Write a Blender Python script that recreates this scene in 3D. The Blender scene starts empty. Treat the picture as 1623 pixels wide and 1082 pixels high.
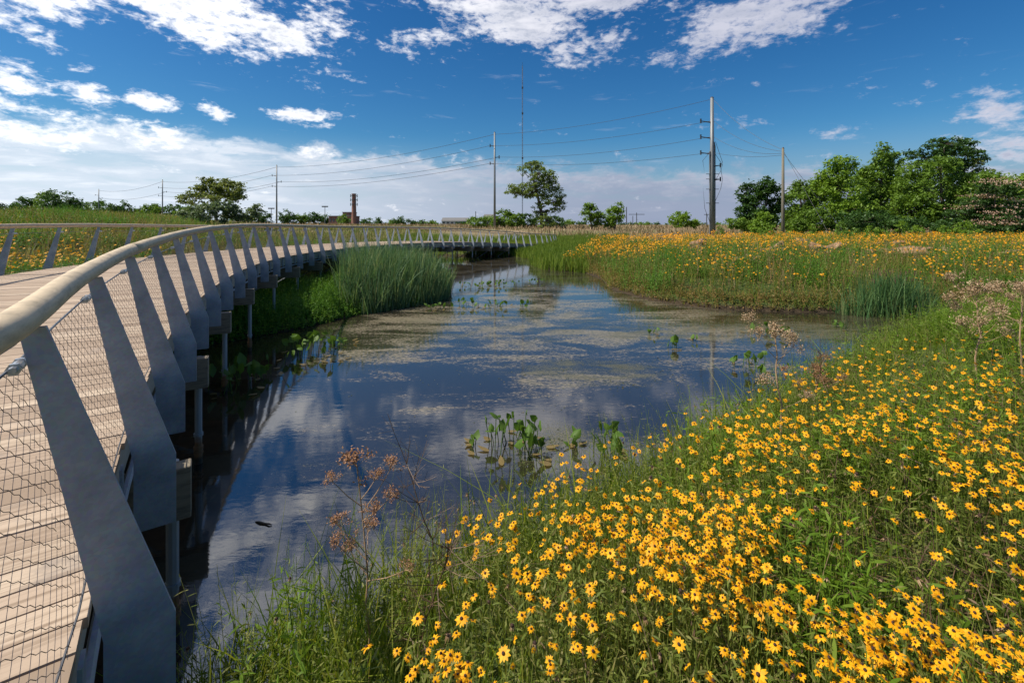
import bpy, math, random
import numpy as np
from mathutils import Vector
random.seed(7)
R = np.random.default_rng(11)
F = 720.0; HY = 356.0; CX = 811.5; EYE = 3.1
S = bpy.context.scene
COL = S.collection

# ------------------------------------------------------------------ helpers
def X(px, D): return (px - CX) / F * D
def Z(py, D): return EYE - (py - HY) / F * D

def tag(o, label=None, cat=None, group=None, kind=None):
    if label: o['label'] = label
    if cat: o['category'] = cat
    if group: o['group'] = group
    if kind: o['kind'] = kind
    return o

def link(o, parent=None):
    COL.objects.link(o)
    if parent is not None: o.parent = parent
    return o

def empty(name, loc=(0, 0, 0), label=None, cat=None, group=None):
    o = bpy.data.objects.new(name, None); o.location = loc; o.empty_display_size = .1
    link(o); return tag(o, label, cat, group)

class MB:
    """collects chunks of vertices and faces, links them as ONE mesh object"""
    def __init__(s): s.v = []; s.f = []; s.n = 0; s.uv = []
    def add(s, V, Fc, uv=None):
        V = np.asarray(V, dtype=np.float32).reshape(-1, 3); Fc = np.asarray(Fc, dtype=np.int64)
        s.v.append(V); s.f.append(Fc + s.n); s.n += len(V)
        if uv is not None: s.uv.append(np.asarray(uv, dtype=np.float32).reshape(-1, 2))
        return s
    def mesh(s, name, mats, smooth=False):
        V = np.concatenate(s.v); me = bpy.data.meshes.new(name)
        loops = np.concatenate([f.ravel() for f in s.f]).astype(np.int32)
        tot = np.concatenate([np.full(len(f), f.shape[1], dtype=np.int32) for f in s.f])
        st = np.concatenate([[0], np.cumsum(tot)[:-1]]).astype(np.int32)
        me.vertices.add(len(V)); me.vertices.foreach_set('co', V.ravel())
        me.loops.add(len(loops)); me.loops.foreach_set('vertex_index', loops)
        me.polygons.add(len(tot)); me.polygons.foreach_set('loop_start', st); me.polygons.foreach_set('loop_total', tot)
        me.polygons.foreach_set('use_smooth', np.full(len(tot), bool(smooth), dtype=bool))
        if s.uv:
            u = me.uv_layers.new(name='UVMap'); UV = np.concatenate(s.uv)[loops]
            u.data.foreach_set('uv', UV.ravel())
        me.update(calc_edges=True)
        for m in (mats if isinstance(mats, (list, tuple)) else [mats]): me.materials.append(m)
        return me
    def build(s, name, mats, parent=None, smooth=False, loc=None):
        o = bpy.data.objects.new(name, s.mesh(name, mats, smooth)); link(o, parent)
        if loc is not None: o.location = loc
        return o

def tube(P, r, n=8, caps=True):
    P = np.asarray(P, dtype=float); m = len(P); r = np.broadcast_to(np.asarray(r, dtype=float), (m,))
    T = np.gradient(P, axis=0); T /= np.linalg.norm(T, axis=1)[:, None] + 1e-9
    up = np.array([0, 0, 1.]) if abs(T[0, 2]) < .9 else np.array([1., 0, 0])
    A = np.cross(T, up); A /= np.linalg.norm(A, axis=1)[:, None] + 1e-9; B = np.cross(A, T)
    a = np.arange(n) / n * 2 * np.pi
    V = P[:, None] + r[:, None, None] * (np.cos(a)[None, :, None] * A[:, None] + np.sin(a)[None, :, None] * B[:, None])
    i = np.arange(m - 1)[:, None] * n; j = np.arange(n)[None]; k = (j + 1) % n
    Fc = np.stack([i + j, i + k, i + n + k, i + n + j], -1).reshape(-1, 4)
    V = V.reshape(-1, 3)
    if caps and n == 4: Fc = np.concatenate([Fc, [[0, 3, 2, 1]], [[m*4-4, m*4-3, m*4-2, m*4-1]]])
    elif caps:
        V = np.concatenate([V, P[:1], P[-1:]]); c = len(V)
        jj = np.arange(n); kk = (jj + 1) % n
        # degenerate-free caps as quads made of two neighbours
        q = [[c-2, kk[t*2], jj[t*2], (jj[t*2]-1) % n] for t in range(n//2)]
        b = (m-1)*n
        q += [[c-1, b+(jj[t*2]-1) % n, b+jj[t*2], b+kk[t*2]] for t in range(n//2)]
        Fc = np.concatenate([Fc, np.array(q)])
    return V, Fc

BOXF = np.array([[0,3,2,1],[4,5,6,7],[0,1,5,4],[1,2,6,5],[2,3,7,6],[3,0,4,7]])
def box(c, sx, sy, sz, rz=0.0):
    V = np.array([[-1,-1,-1],[1,-1,-1],[1,1,-1],[-1,1,-1],[-1,-1,1],[1,-1,1],[1,1,1],[-1,1,1]]) * np.array([sx, sy, sz]) / 2
    ca, sa = math.cos(rz), math.sin(rz)
    V = np.stack([V[:,0]*ca-V[:,1]*sa, V[:,0]*sa+V[:,1]*ca, V[:,2]], 1) + np.array(c)
    return V, BOXF

def ribbons(P, D, L, Wd, prof, bend=0.0, G=(0, 0, -1), side=None, fold=0.0):
    """n curved tapering strips: P roots, D unit directions, L lengths, Wd widths, prof width profile, bend droop"""
    P = np.asarray(P, float); n = len(P); D = np.asarray(D, float); prof = np.asarray(prof, float); m = len(prof)
    L = np.broadcast_to(L, (n,)); Wd = np.broadcast_to(Wd, (n,)); bend = np.broadcast_to(bend, (n,))
    G = np.asarray(G, float)
    if G.ndim == 1: G = np.broadcast_to(G, (n, 3))
    if side is None:
        a = R.random(n) * 2 * np.pi; side = np.stack([np.cos(a), np.sin(a), np.zeros(n)], 1)
    side = side - (side * D).sum(1)[:, None] * D
    side /= np.linalg.norm(side, axis=1)[:, None] + 1e-9
    t = np.linspace(0, 1, m)
    C = P[:, None] + D[:, None] * (L[:, None] * t)[..., None] + G[:, None] * (L[:, None] * bend[:, None] * t[None]**2)[..., None]
    w = (Wd[:, None] * prof[None] * .5)[..., None]
    V = np.stack([C - side[:, None] * w, C + side[:, None] * w], 2)          # n,m,2,3
    V = V.reshape(-1, 3)
    b = (np.arange(n) * m * 2)[:, None]; j = (np.arange(m - 1) * 2)[None]
    Fc = np.stack([b+j, b+j+1, b+j+3, b+j+2], -1).reshape(-1, 4)
    return V, Fc

def unit(v): return v / (np.linalg.norm(v, axis=-1, keepdims=True) + 1e-9)
def rdir(n, zb=0.0, zs=1.0):
    v = R.normal(size=(n, 3)); v[:, 2] = v[:, 2] * zs + zb; return unit(v)

# ------------------------------------------------------------------ materials
def newmat(name):
    m = bpy.data.materials.new(name); m.use_nodes = True; nt = m.node_tree; nt.nodes.clear(); return m, nt
class N:
    def __init__(s, nt): s.nt = nt
    def __call__(s, typ, ins=None, **kw):
        n = s.nt.nodes.new(typ)
        for k, v in kw.items(): setattr(n, k, v)
        for k, v in (ins or {}).items():
            i = n.inputs[k]
            if isinstance(v, bpy.types.NodeSocket): s.nt.links.new(v, i)
            else: i.default_value = v
        return n
    def math(s, op, a, b=0.0, c=None, clamp=False):
        ins = {0: a, 1: b}
        if c is not None: ins[2] = c
        return s('ShaderNodeMath', ins, operation=op, use_clamp=clamp).outputs[0]
    def ramp(s, fac, stops, interp='LINEAR'):
        n = s('ShaderNodeValToRGB', {0: fac}); cr = n.color_ramp; cr.interpolation = interp
        while len(cr.elements) > 1: cr.elements.remove(cr.elements[-1])
        cr.elements[0].position = stops[0][0]; cr.elements[0].color = (*stops[0][1], 1)
        for p, c in stops[1:]:
            e = cr.elements.new(p); e.color = (*c, 1)
        return n.outputs[0]
    def mr(s, v, a, b, c=0.0, d=1.0, smooth=True):
        return s('ShaderNodeMapRange', {0: v, 1: a, 2: b, 3: c, 4: d}, interpolation_type='SMOOTHSTEP' if smooth else 'LINEAR').outputs[0]
    def mix(s, f, a, b, blend='MIX'):
        n = s('ShaderNodeMix', data_type='RGBA', blend_type=blend)
        for k, v in ((0, f), (6, a), (7, b)):
            i = n.inputs[k]
            if isinstance(v, bpy.types.NodeSocket): s.nt.links.new(v, i)
            else: i.default_value = (*v, 1) if (k > 0 and len(v) == 3) else v
        return n.outputs[2]
    def noise(s, vec, scale, detail=4, rough=.55, dist=0.0, out=0):
        ins = {'Scale': scale, 'Detail': detail, 'Roughness': rough, 'Distortion': dist}
        if vec is not None: ins['Vector'] = vec
        return s('ShaderNodeTexNoise', ins).outputs[out]
    def mapping(s, vec, scale=(1,1,1), loc=(0,0,0), rot=(0,0,0), typ='POINT'):
        return s('ShaderNodeMapping', {'Vector': vec, 'Location': loc, 'Rotation': rot, 'Scale': scale}, vector_type=typ).outputs[0]

def leafmat(name, stops, transl=.35, rough=.55, patch=.35, patchscale=.6, spec=.25):
    m, nt = newmat(name); n = N(nt)
    g = n('ShaderNodeNewGeometry'); pos = g.outputs['Position']
    f = n.math('ADD', n.math('MULTIPLY', g.outputs['Random Per Island'], 1 - patch),
               n.math('MULTIPLY', n.noise(pos, patchscale, 3), patch), clamp=True)
    c = n.ramp(f, stops)
    p = n('ShaderNodeBsdfPrincipled', {'Base Color': c, 'Roughness': rough, 'Specular IOR Level': spec})
    t = n('ShaderNodeBsdfTranslucent', {'Color': n.mix(1.0, c, (1.25, 1.25, .7), 'MULTIPLY')})
    mx = n('ShaderNodeMixShader', {0: transl, 1: p.outputs[0], 2: t.outputs[0]})
    nt.links.new(mx.outputs[0], n('ShaderNodeOutputMaterial').inputs[0]); return m

def simple(name, col, rough=.6, metal=0.0, var=.25, scale=8.0, bump=0.0, spec=.5, col2=None, stretch=(1,1,1), detail=6):
    m, nt = newmat(name); n = N(nt)
    tc = n('ShaderNodeTexCoord').outputs['Object']
    v = n.mapping(tc, stretch)
    nz = n.noise(v, scale, detail, .6)
    c2 = col2 if col2 else tuple(x * (1 - var) for x in col)
    c1 = tuple(min(1, x * (1 + var * .5)) for x in col)
    c = n.ramp(nz, [(.3, c2), (.5, col), (.72, c1)])
    p = n('ShaderNodeBsdfPrincipled', {'Base Color': c, 'Roughness': rough, 'Metallic': metal, 'Specular IOR Level': spec})
    if bump:
        b = n('ShaderNodeBump', {'Strength': bump, 'Distance': .02, 'Height': nz}); nt.links.new(b.outputs[0], p.inputs['Normal'])
    nt.links.new(p.outputs[0], n('ShaderNodeOutputMaterial').inputs[0]); return m

# ------------------------------------------------------------------ terrain function
WATER = np.array([(-3.6,-6),(-2.9,-1.5),(-2.5,0.2),(-2.15,1.4),(-1.8,2.5),(-.9,3.4),(.38,4.2),(1.5,5.0),(3.2,6.3),(6.5,8.7),(10.3,10.8),(15,12.3),(25,13.5),(46,14),
 (46,18.6),(25,17.2),(15,16.3),(10,16.1),(7.5,16.7),(5.7,18.6),(4.8,22),(5.2,26),(4.7,29.5),(2.4,31),(1.7,35),(1.9,41),(0,45),(-7,45),(-9.5,40),(-7,33),
 (-4.6,26),(-3.1,21.5),(-2.9,19.3),(-3.1,18.3),(-4.4,16.7),(-5.4,15.5),(-6.25,13.7),(-7.6,12),(-9.2,10),(-9.2,6),(-8.6,1),(-8,-6)], float)
def sdist(x, y):
    """signed distance to the pond outline, positive on land"""
    x = np.asarray(x, float); y = np.asarray(y, float); sh = x.shape; x = x.ravel(); y = y.ravel()
    d = np.full(x.shape, 1e9); ins = np.zeros(x.shape, bool)
    for i in range(len(WATER)):
        a = WATER[i]; b = WATER[(i+1) % len(WATER)]; e = b - a
        t = np.clip(((x-a[0])*e[0] + (y-a[1])*e[1]) / (e@e), 0, 1)
        d = np.minimum(d, np.hypot(x-a[0]-t*e[0], y-a[1]-t*e[1]))
        c = (a[1] > y) != (b[1] > y)
        if e[1] != 0: ins ^= c & (x < e[0]*(y-a[1])/e[1] + a[0])
    return np.where(ins, -d, d).reshape(sh)
CP = np.array([(0,0,1.0),(4,4,1.25),(2,1,1.0),(9,6,1.65),(15,8,1.7),(0,-10,1.5),(12,-8,1.7),(-6,-6,1.5),(-12,-3,1.7),(-12.5,5,1.55),(-13,12,1.5),(-20,12,1.9),
 (-22,20,2.3),(-45,40,3.7),(-30,28,3.0),(-60,60,4.0),(-80,80,3.9),(-9,15,.4),(-7,18,.3),(-5,20,.2),(-6,23,.3),(-12,24,1.0),(-12,35,1.1),(-14,45,1.2),(-4,52,.7),
 (3,34,.2),(6,40,.25),(3,50,.5),(8,34,.5),(15,25,1.15),(20,45,1.05),(40,30,1.2),(60,60,1.2),(12,30,1.1),(10,50,.9),(8,22,1.15),(8,26,1.1),(7,20,1.1),(40,50,1.1),(30,20,1.1),
 (0,85,2.2),(28,64,1.3),(-30,80,2.2),(-20,60,1.4),(-70,138,2.6),(100,150,2.2),(0,200,2.5),(0,400,2.6),(-300,400,2.8),(300,300,2.6),(-900,900,2.8),(900,900,2.8),(0,1500,2.8)], float)
def hgt(x, y):
    x = np.asarray(x, float); y = np.asarray(y, float)
    w = 0; z = 0
    for cx, cy, cz in CP:
        q = 1.0 / (((x-cx)**2 + (y-cy)**2) / (1 + .02*(cx*cx+cy*cy)) + .15)**2
        w = w + q; z = z + q * cz
    cap = z / w
    sd = sdist(x, y)
    Lb = np.where(y < 13.5, 1.35, 3.3); Lb = np.where((x < -6) & (y < 13.5), 2.0, Lb)
    land = .03 + cap * (1 - np.exp(-np.maximum(sd, 0) / Lb)) + .10 * np.clip(sd / .3, 0, 1)
    wig = .06 * np.sin(x*1.7+.5*y) * np.cos(y*1.3-.4*x) * np.clip(sd, 0, 1)
    return np.where(sd > 0, land + wig, np.maximum(-.6, .03 + .5 * np.minimum(sd, 0)))

# ------------------------------------------------------------------ world
SUN_AZ = math.radians(-98); SUN_EL = math.radians(52)     # azimuth measured from +Y towards +X
def build_world():
    w = bpy.data.worlds.new('World'); S.world = w; w.use_nodes = True; nt = w.node_tree; nt.nodes.clear(); n = N(nt)
    d = n('ShaderNodeTexCoord').outputs['Generated']
    sp = n('ShaderNodeSeparateXYZ', {0: d}); dx, dy, dz = sp.outputs
    az = n.math('ARCTAN2', dx, dy)
    hor = n.math('SQRT', n.math('ADD', n.math('MULTIPLY', dx, dx), n.math('MULTIPLY', dy, dy)))
    t = n.math('DIVIDE', dz, n.math('MAXIMUM', hor, .05)); t = n.math('MINIMUM', t, 6.0)
    at = n('ShaderNodeCombineXYZ', {0: az, 1: t, 2: 0.0}).outputs[0]
    inv = n.math('DIVIDE', 1.0, n.math('ADD', n.math('MAXIMUM', dz, 0.0), .10))
    pl = n('ShaderNodeCombineXYZ', {0: n.math('MULTIPLY', dx, inv), 1: n.math('MULTIPLY', dy, inv), 2: 0.0}).outputs[0]
    sky = n('ShaderNodeTexSky', sky_type='NISHITA', sun_disc=False, sun_elevation=SUN_EL, sun_rotation=SUN_AZ, air_density=1.0, dust_density=.6, ozone_density=2.5)
    base = n('ShaderNodeHueSaturation', {'Hue': .507, 'Saturation': 1.36, 'Value': 1.0, 'Color': sky.outputs[0]}).outputs[0]
    base = n.mix(1.0, base, SKYTINT, 'MULTIPLY')
    def pt(px, py):
        a = math.atan2(px-CX, F); return a, (HY-py)/F*math.cos(a)
    blobs = [ # px, py, half width px, half height px, rot deg, weight
     (300,15,330,62,-8,1.2),(60,-30,330,60,0,1.05),(520,25,90,45,-20,.75),
     (820,30,190,66,-14,1.15),(660,62,75,32,8,.7),(920,-10,220,56,0,1.1),(1110,60,110,40,25,1.0),(1210,20,210,56,8,1.1),(1330,-5,120,22,0,.6),
     (60,60,120,32,-28,.62),(110,95,60,22,-25,.55),
     (20,128,110,48,-6,1.0),(130,148,62,26,-8,.9),(20,180,60,28,0,.7),(100,195,85,28,-14,.72),
     (240,162,62,24,-10,.95),(245,198,60,20,-12,.8),(345,180,44,17,-20,.98),(463,184,66,18,-3,1.02),
     (60,215,150,30,-4,.9),(250,225,80,22,0,.7),(500,245,60,18,0,.7),(715,255,40,16,0,.6),
     (1330,208,62,16,3,.72),(1575,160,95,46,25,.85),(1590,205,70,45,0,.55),(1600,240,120,60,0,.95),(1225,195,40,10,0,.35),(480,128,60,14,-28,.4),
     (1000,95,60,14,0,.45),
     (350,-150,330,100,0,.72),(620,-90,330,70,15,.5),(150,-330,500,160,0,.8),(520,-420,330,150,0,.8),(700,-620,300,150,0,.7),(300,-620,500,200,0,.8),
     (1300,-420,350,90,0,.5),(1000,-800,300,120,0,.5)]
    cov = None
    for (px, py, hw, hh, rot, wt) in blobs:
        a, tt = pt(px, py); sc = math.cos(a)
        mp = n.mapping(at, (hw/F*sc*sc*1.5, hh/F*sc*1.5, 1), (a, tt, 0), (0, 0, math.radians(rot)), 'TEXTURE')
        ln = n('ShaderNodeVectorMath', {0: mp}, operation='LENGTH').outputs['Value']
        v = n.mr(ln, 0.0, 1.0, wt, 0.0)
        cov = v if cov is None else n.math('SMOOTH_MAX', cov, v, .12)
    wide = n.math('MAXIMUM', n.math('MULTIPLY', n.mr(t, .8, 1.4, 0.0, 1.0), .45), n.math('MULTIPLY', n.math('MULTIPLY', n.mr(t, .50, .72, 0.0, 1.0), n.mr(az, .25, -.05)), .70)); cov = n.math('MAXIMUM', cov, wide)
    n1 = n.noise(pl, 2.6, 7, .62, .25)
    at2 = n.mapping(at, (9, 19, 1), (0, 0, 0), (0, 0, .22)); n2 = n.noise(at2, 1.0, 7, .66, .2)
    nn = n.math('ADD', n.math('MULTIPLY', n1, .38), n.math('MULTIPLY', n2, .62))
    dens = n.math('ADD', n.math('MULTIPLY', cov, .95), n.math('MULTIPLY', n.math('SUBTRACT', nn, .5), 3.3))
    n5 = n.noise(n.mapping(at, (42, 75, 1), (0, 0, 0), (0, 0, .3)), 1.0, 4, .65, .3)
    dens = n.math('ADD', dens, n.math('MULTIPLY', n.math('SUBTRACT', n5, .5), 1.5))
    alpha = n.mr(dens, .36, 1.08)
    core = n.mr(dens, .72, 1.35)
    at3 = n.mapping(at, (9, 26, 1), (3, .35, 0)); n3 = n.noise(at3, 1.0, 5, .55, .2)
    shade = n.math('MULTIPLY', core, n.mr(n3, .36, .62), clamp=True)
    lit = n.mix(n.mr(az, -.75, .5), (.98, .97, .97), (.46, .47, .55))
    dark = n.mix(n.mr(az, -.75, .5), (.40, .44, .53), (.24, .28, .38))
    cc = n.mix(n.math('MULTIPLY', shade, .85), lit, dark)
    # distant layer near the horizon: lilac grey, brighter towards the sun
    hz = n.mr(t, .0, .20, 1.0, 0.0)
    hcol = n.mix(n.mr(az, -.8, .3), (.50, .57, .66), (.22, .26, .36))
    base = n.mix(n.math('MULTIPLY', n.math('POWER', hz, 1.1), .95, clamp=True), base, hcol)
    # the long low bank: bumpy white top edge, lilac grey underneath
    te = n.math('ADD', n.mr(az, -.8, .75, .172, .105), n.math('MULTIPLY', n.math('SUBTRACT', n2, .5), .16))
    dd = n.math('SUBTRACT', te, t)
    n4 = n.noise(n.mapping(at, (7, 42, 1), (5, 1, 0)), 1.0, 6, .6, .3)
    la = n.math('MULTIPLY', n.math('MULTIPLY', n.mr(dd, -.004, .03), n.mr(az, .55, .95, 1.0, .55)), n.math('MAXIMUM', n.mr(n4, .36, .52, .55, 1.0), n.mr(t, .09, .03)))
    topw = n.math('MULTIPLY', n.mr(dd, .0, .06, 1.0, .08), n.mr(n3, .34, .56, .35, 1.0))
    strk = n.mr(n4, .48, .66, 0.0, .62)
    topw = n.math('MAXIMUM', topw, n.math('MULTIPLY', strk, n.mr(az, -.9, .2, 1.0, .25)))
    lcol = n.mix(topw, hcol, n.mix(n.mr(az, -.8, .2), (.78, .80, .84), (.40, .41, .48)))
    base = n.mix(n.math('MULTIPLY', la, .88), base, lcol)
    al = n.math('MULTIPLY', alpha, .97)
    thin = n.mr(n4, .60, .80, 0.0, .22)
    al = n.math('MAXIMUM', al, thin)
    out = n.mix(al, base, cc)
    wo = n('ShaderNodeBackground', {'Color': out, 'Strength': 1.0})
    # the sky model is physically bright: scaled by .1 before the clouds are laid over it
    nt.links.new(wo.outputs[0], n('ShaderNodeOutputWorld').inputs[0])
    w.cycles.sampling_method = 'MANUAL'; w.cycles.sample_map_resolution = 512
    return w
SKYTINT = (.039, .065, .069)
build_world()
sun = bpy.data.lights.new('sun', 'SUN'); sun.energy = 4.3; sun.angle = math.radians(.6); sun.color = (1.0, .93, .82)
so = bpy.data.objects.new('sun', sun); link(so)
sd_ = Vector((math.sin(SUN_AZ)*math.cos(SUN_EL), math.cos(SUN_AZ)*math.cos(SUN_EL), math.sin(SUN_EL)))
so.rotation_euler = sd_.to_track_quat('Z', 'Y').to_euler(); so.location = (-30, 10, 40)

# ------------------------------------------------------------------ camera
cam = bpy.data.cameras.new('camera'); cam.lens = 36 * F / 1623; cam.sensor_width = 36; cam.shift_y = -(541 - HY) / 1623
cam.clip_start = .05; cam.clip_end = 6000
co = bpy.data.objects.new('camera', cam); co.location = (0, 0, EYE); co.rotation_euler = (math.pi/2, 0, 0); link(co); S.camera = co
S.view_settings.view_transform = 'Standard'; S.view_settings.look = 'None'; S.view_settings.gamma = 1; S.view_settings.exposure = 0.5

# ------------------------------------------------------------------ ground and water
def warp(a, b, n, k):
    u = np.linspace(-1, 1, n); v = np.sinh(k*u) / math.sinh(k); return np.where(v < 0, -v*a, v*b)
def build_ground():
    xs = warp(-2600, 2600, 380, 7.2); ys = 14 + warp(-700, 3800, 440, 7.0)
    GX, GY = np.meshgrid(xs, ys); GZ = hgt(GX, GY)
    V = np.stack([GX, GY, GZ], -1).reshape(-1, 3); nx = len(xs)
    i = np.arange(len(ys)-1)[:, None]*nx; j = np.arange(nx-1)[None]
    Fc = np.stack([i+j, i+j+1, i+nx+j+1, i+nx+j], -1).reshape(-1, 4)
    m, nt = newmat('ground'); n = N(nt)
    g = n('ShaderNodeNewGeometry').outputs['Position']; s = n('ShaderNodeSeparateXYZ', {0: g})
    a = n.noise(g, 1.3, 8, .65); b = n.noise(g, .07, 5, .6); c = n.noise(g, 14, 4, .6)
    green = n.ramp(a, [(.3, (.018, .026, .008)), (.5, (.045, .07, .016)), (.7, (.10, .11, .04))])
    far = n.ramp(b, [(.35, (.10, .13, .035)), (.5, (.17, .15, .07)), (.65, (.25, .18, .11))])
    mud = n.ramp(c, [(.3, (.018, .013, .008)), (.7, (.07, .05, .03))])
    cc = n.mix(n.mr(s.outputs[1], 32, 70), green, far)
    cc = n.mix(n.mr(s.outputs[2], .22, .08), cc, mud)
    p = n('ShaderNodeBsdfPrincipled', {'Base Color': cc, 'Roughness': .9, 'Specular IOR Level': .15})
    bp = n('ShaderNodeBump', {'Strength': .6, 'Distance': .08, 'Height': a}); nt.links.new(bp.outputs[0], p.inputs['Normal'])
    nt.links.new(p.outputs[0], n('ShaderNodeOutputMaterial').inputs[0])
    tag(MB().add(V, Fc).build('ground', m, smooth=True), kind='structure')
    # water
    m, nt = newmat('pond_water'); n = N(nt)
    g = n('ShaderNodeNewGeometry').outputs['Position']; s = n('ShaderNodeSeparateXYZ', {0: g})
    film1 = n.noise(n.mapping(g, (.35, .9, 1)), 1.0, 8, .68, .8)
    spk = n.noise(n.mapping(g, (1, 1.6, 1)), 11.0, 6, .75, .3)
    zone = n.math('MULTIPLY', n.mr(s.outputs[1], 5.5, 13), 1.0)
    zl = n.mr(n.math('ADD', s.outputs[0], n.math('MULTIPLY', s.outputs[1], .32)), -2.2, 1.0)
    zone = n.math('MULTIPLY', zone, zl)
    f = n.math('ADD', n.math('ADD', n.math('MULTIPLY', film1, 1.0), n.math('MULTIPLY', spk, .55)), n.math('MULTIPLY', zone, .14))
    mask = n.mr(f, .86, 1.02)
    ctr = n('ShaderNodeVectorMath', {0: n.mapping(g, (1/6.5, 1/9.5, 0), (-.8/6.5, -13/9.5, 0))}, operation='LENGTH').outputs['Value']
    mask = n.math('MULTIPLY', mask, n.math('MULTIPLY', n.mr(ctr, .75, 1.2, 1.0, .15), .72))
    dirt = n.mr(n.noise(g, .9, 7, .7, 1.0), .58, .7, 0.0, .25)
    mask = n.math('MAXIMUM', mask, n.math('MULTIPLY', dirt, n.mr(spk, .45, .6)))
    fc = n.ramp(spk, [(.36, (.05, .06, .02)), (.47, (.16, .14, .08)), (.56, (.27, .22, .15)), (.66, (.33, .27, .20))])
    rip = n.noise(n.mapping(g, (1, 2.2, 1)), 5.0, 5, .55, .4); rip2 = n.noise(g, .7, 3, .5)
    hh = n.math('ADD', n.math('MULTIPLY', rip, .25), rip2)
    bp = n('ShaderNodeBump', {'Strength': .05, 'Distance': .06, 'Height': hh})
    p = n('ShaderNodeBsdfPrincipled', {'Base Color': (.022, .019, .012, 1), 'Roughness': .03, 'IOR': 2.45, 'Specular IOR Level': .5, 'Normal': bp.outputs[0]})
    q = n('ShaderNodeBsdfPrincipled', {'Base Color': fc, 'Roughness': .45, 'Specular IOR Level': .5})
    mx = n('ShaderNodeMixShader', {0: mask, 1: p.outputs[0], 2: q.outputs[0]})
    fine = n.noise(n.mapping(g, (1, 1.9, 1)), 26.0, 5, .8, .5); med = n.noise(n.mapping(g, (.6, 1.5, 1)), 1.4, 6, .65, .8)
    def spot(cx, cy, rx, ry): return n.mr(n('ShaderNodeVectorMath', {0: n.mapping(g, (1/rx, 1/ry, 0), (-cx/rx, -cy/ry, 0))}, operation='LENGTH').outputs['Value'], .3, 1.1, 1.0, 0.0)
    mats = n.math('MAXIMUM', spot(1.6, 9.6, 2.6, 1.5), n.math('MAXIMUM', spot(6.5, 13.2, 7, 2.6), n.math('MAXIMUM', spot(.6, 6.5, 1.4, 1.0), n.math('MAXIMUM', n.math('MULTIPLY', spot(0, 14.5, 6, 5), .75), n.math('MULTIPLY', spot(-2.0, 5.6, 1.6, 1.4), .45)))))
    wf = n.math('ADD', n.math('ADD', n.math('MULTIPLY', fine, .9), n.math('MULTIPLY', med, .7)), n.math('MULTIPLY', mats, .26))
    wm = n.mr(wf, 1.0, 1.12, 0.0, .75)
    wc = n.ramp(n.noise(g, 40, 4, .7), [(.38, (.02, .028, .008)), (.5, (.075, .075, .03)), (.62, (.20, .165, .105))])
    w_ = n('ShaderNodeBsdfPrincipled', {'Base Color': wc, 'Roughness': .6}); mx = n('ShaderNodeMixShader', {0: wm, 1: mx.outputs[0], 2: w_.outputs[0]})
    nt.links.new(mx.outputs[0], n('ShaderNodeOutputMaterial').inputs[0])
    tag(MB().add([(-14, -12, 0), (60, -12, 0), (60, 60, 0), (-14, 60, 0)], [[0, 1, 2, 3]]).build('pond_water', m), kind='structure')
build_ground()

# ------------------------------------------------------------------ boardwalk bridge
HC = [-0.08725, 0.22404, 0.48971, 0.11797, -0.94679, -0.17636]; SP = 1.43971
def _head(k):
    t = (k-20)/20; v = np.polyval(HC, t)
    if k < 1: v = np.polyval(HC, -.95) - (1-k)*.27
    return v
SUB = 24; K0, K1 = -2, 43
_ks = np.arange(K0, K1 + 1e-6, 1/SUB); _P = np.zeros((len(_ks), 2)); _T = np.array([_head(k) for k in _ks])
_i2 = int((2-K0)*SUB); _P[_i2] = (-2.47837, 2.6876)
for i in range(_i2, len(_ks)-1):
    th = _head(_ks[i]+.5/SUB); _P[i+1] = _P[i] + SP/SUB*np.array([-math.sin(th), math.cos(th)])
for i in range(_i2, 0, -1):
    th = _head(_ks[i]-.5/SUB); _P[i-1] = _P[i] - SP/SUB*np.array([-math.sin(th), math.cos(th)])
_zk = np.array([-2,1,2,3,4,5,6,7,8,9,10,12,14,18,22,25,27,29,31,33,35,38,41,43]); _zv = np.array([1.62,1.69,1.74,1.77,1.80,1.85,1.89,1.925,1.95,1.975,1.985,1.975,1.94,1.88,1.83,1.78,1.70,1.60,1.47,1.31,1.15,.96,.82,.76])
_z = np.interp(_ks, _zk, _zv); _zp = np.pad(_z, 30, mode='edge'); _z = np.convolve(_zp, np.ones(61)/61, 'valid')
W = 4.7
def rail_xy(k): return np.array([np.interp(k, _ks, _P[:, 0]), np.interp(k, _ks, _P[:, 1])])
def fr(k, u, z=0.0):
    """point at station k, u metres out to the right of the right deck edge, z above the deck"""
    th = np.interp(k, _ks, _T); p = rail_xy(k); r = np.array([math.cos(th), math.sin(th)])
    p = p + r*(u + .11); return np.array([p[0], p[1], np.interp(k, _ks, _z) + z])
def head(k): return float(np.interp(k, _ks, _T))

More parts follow.
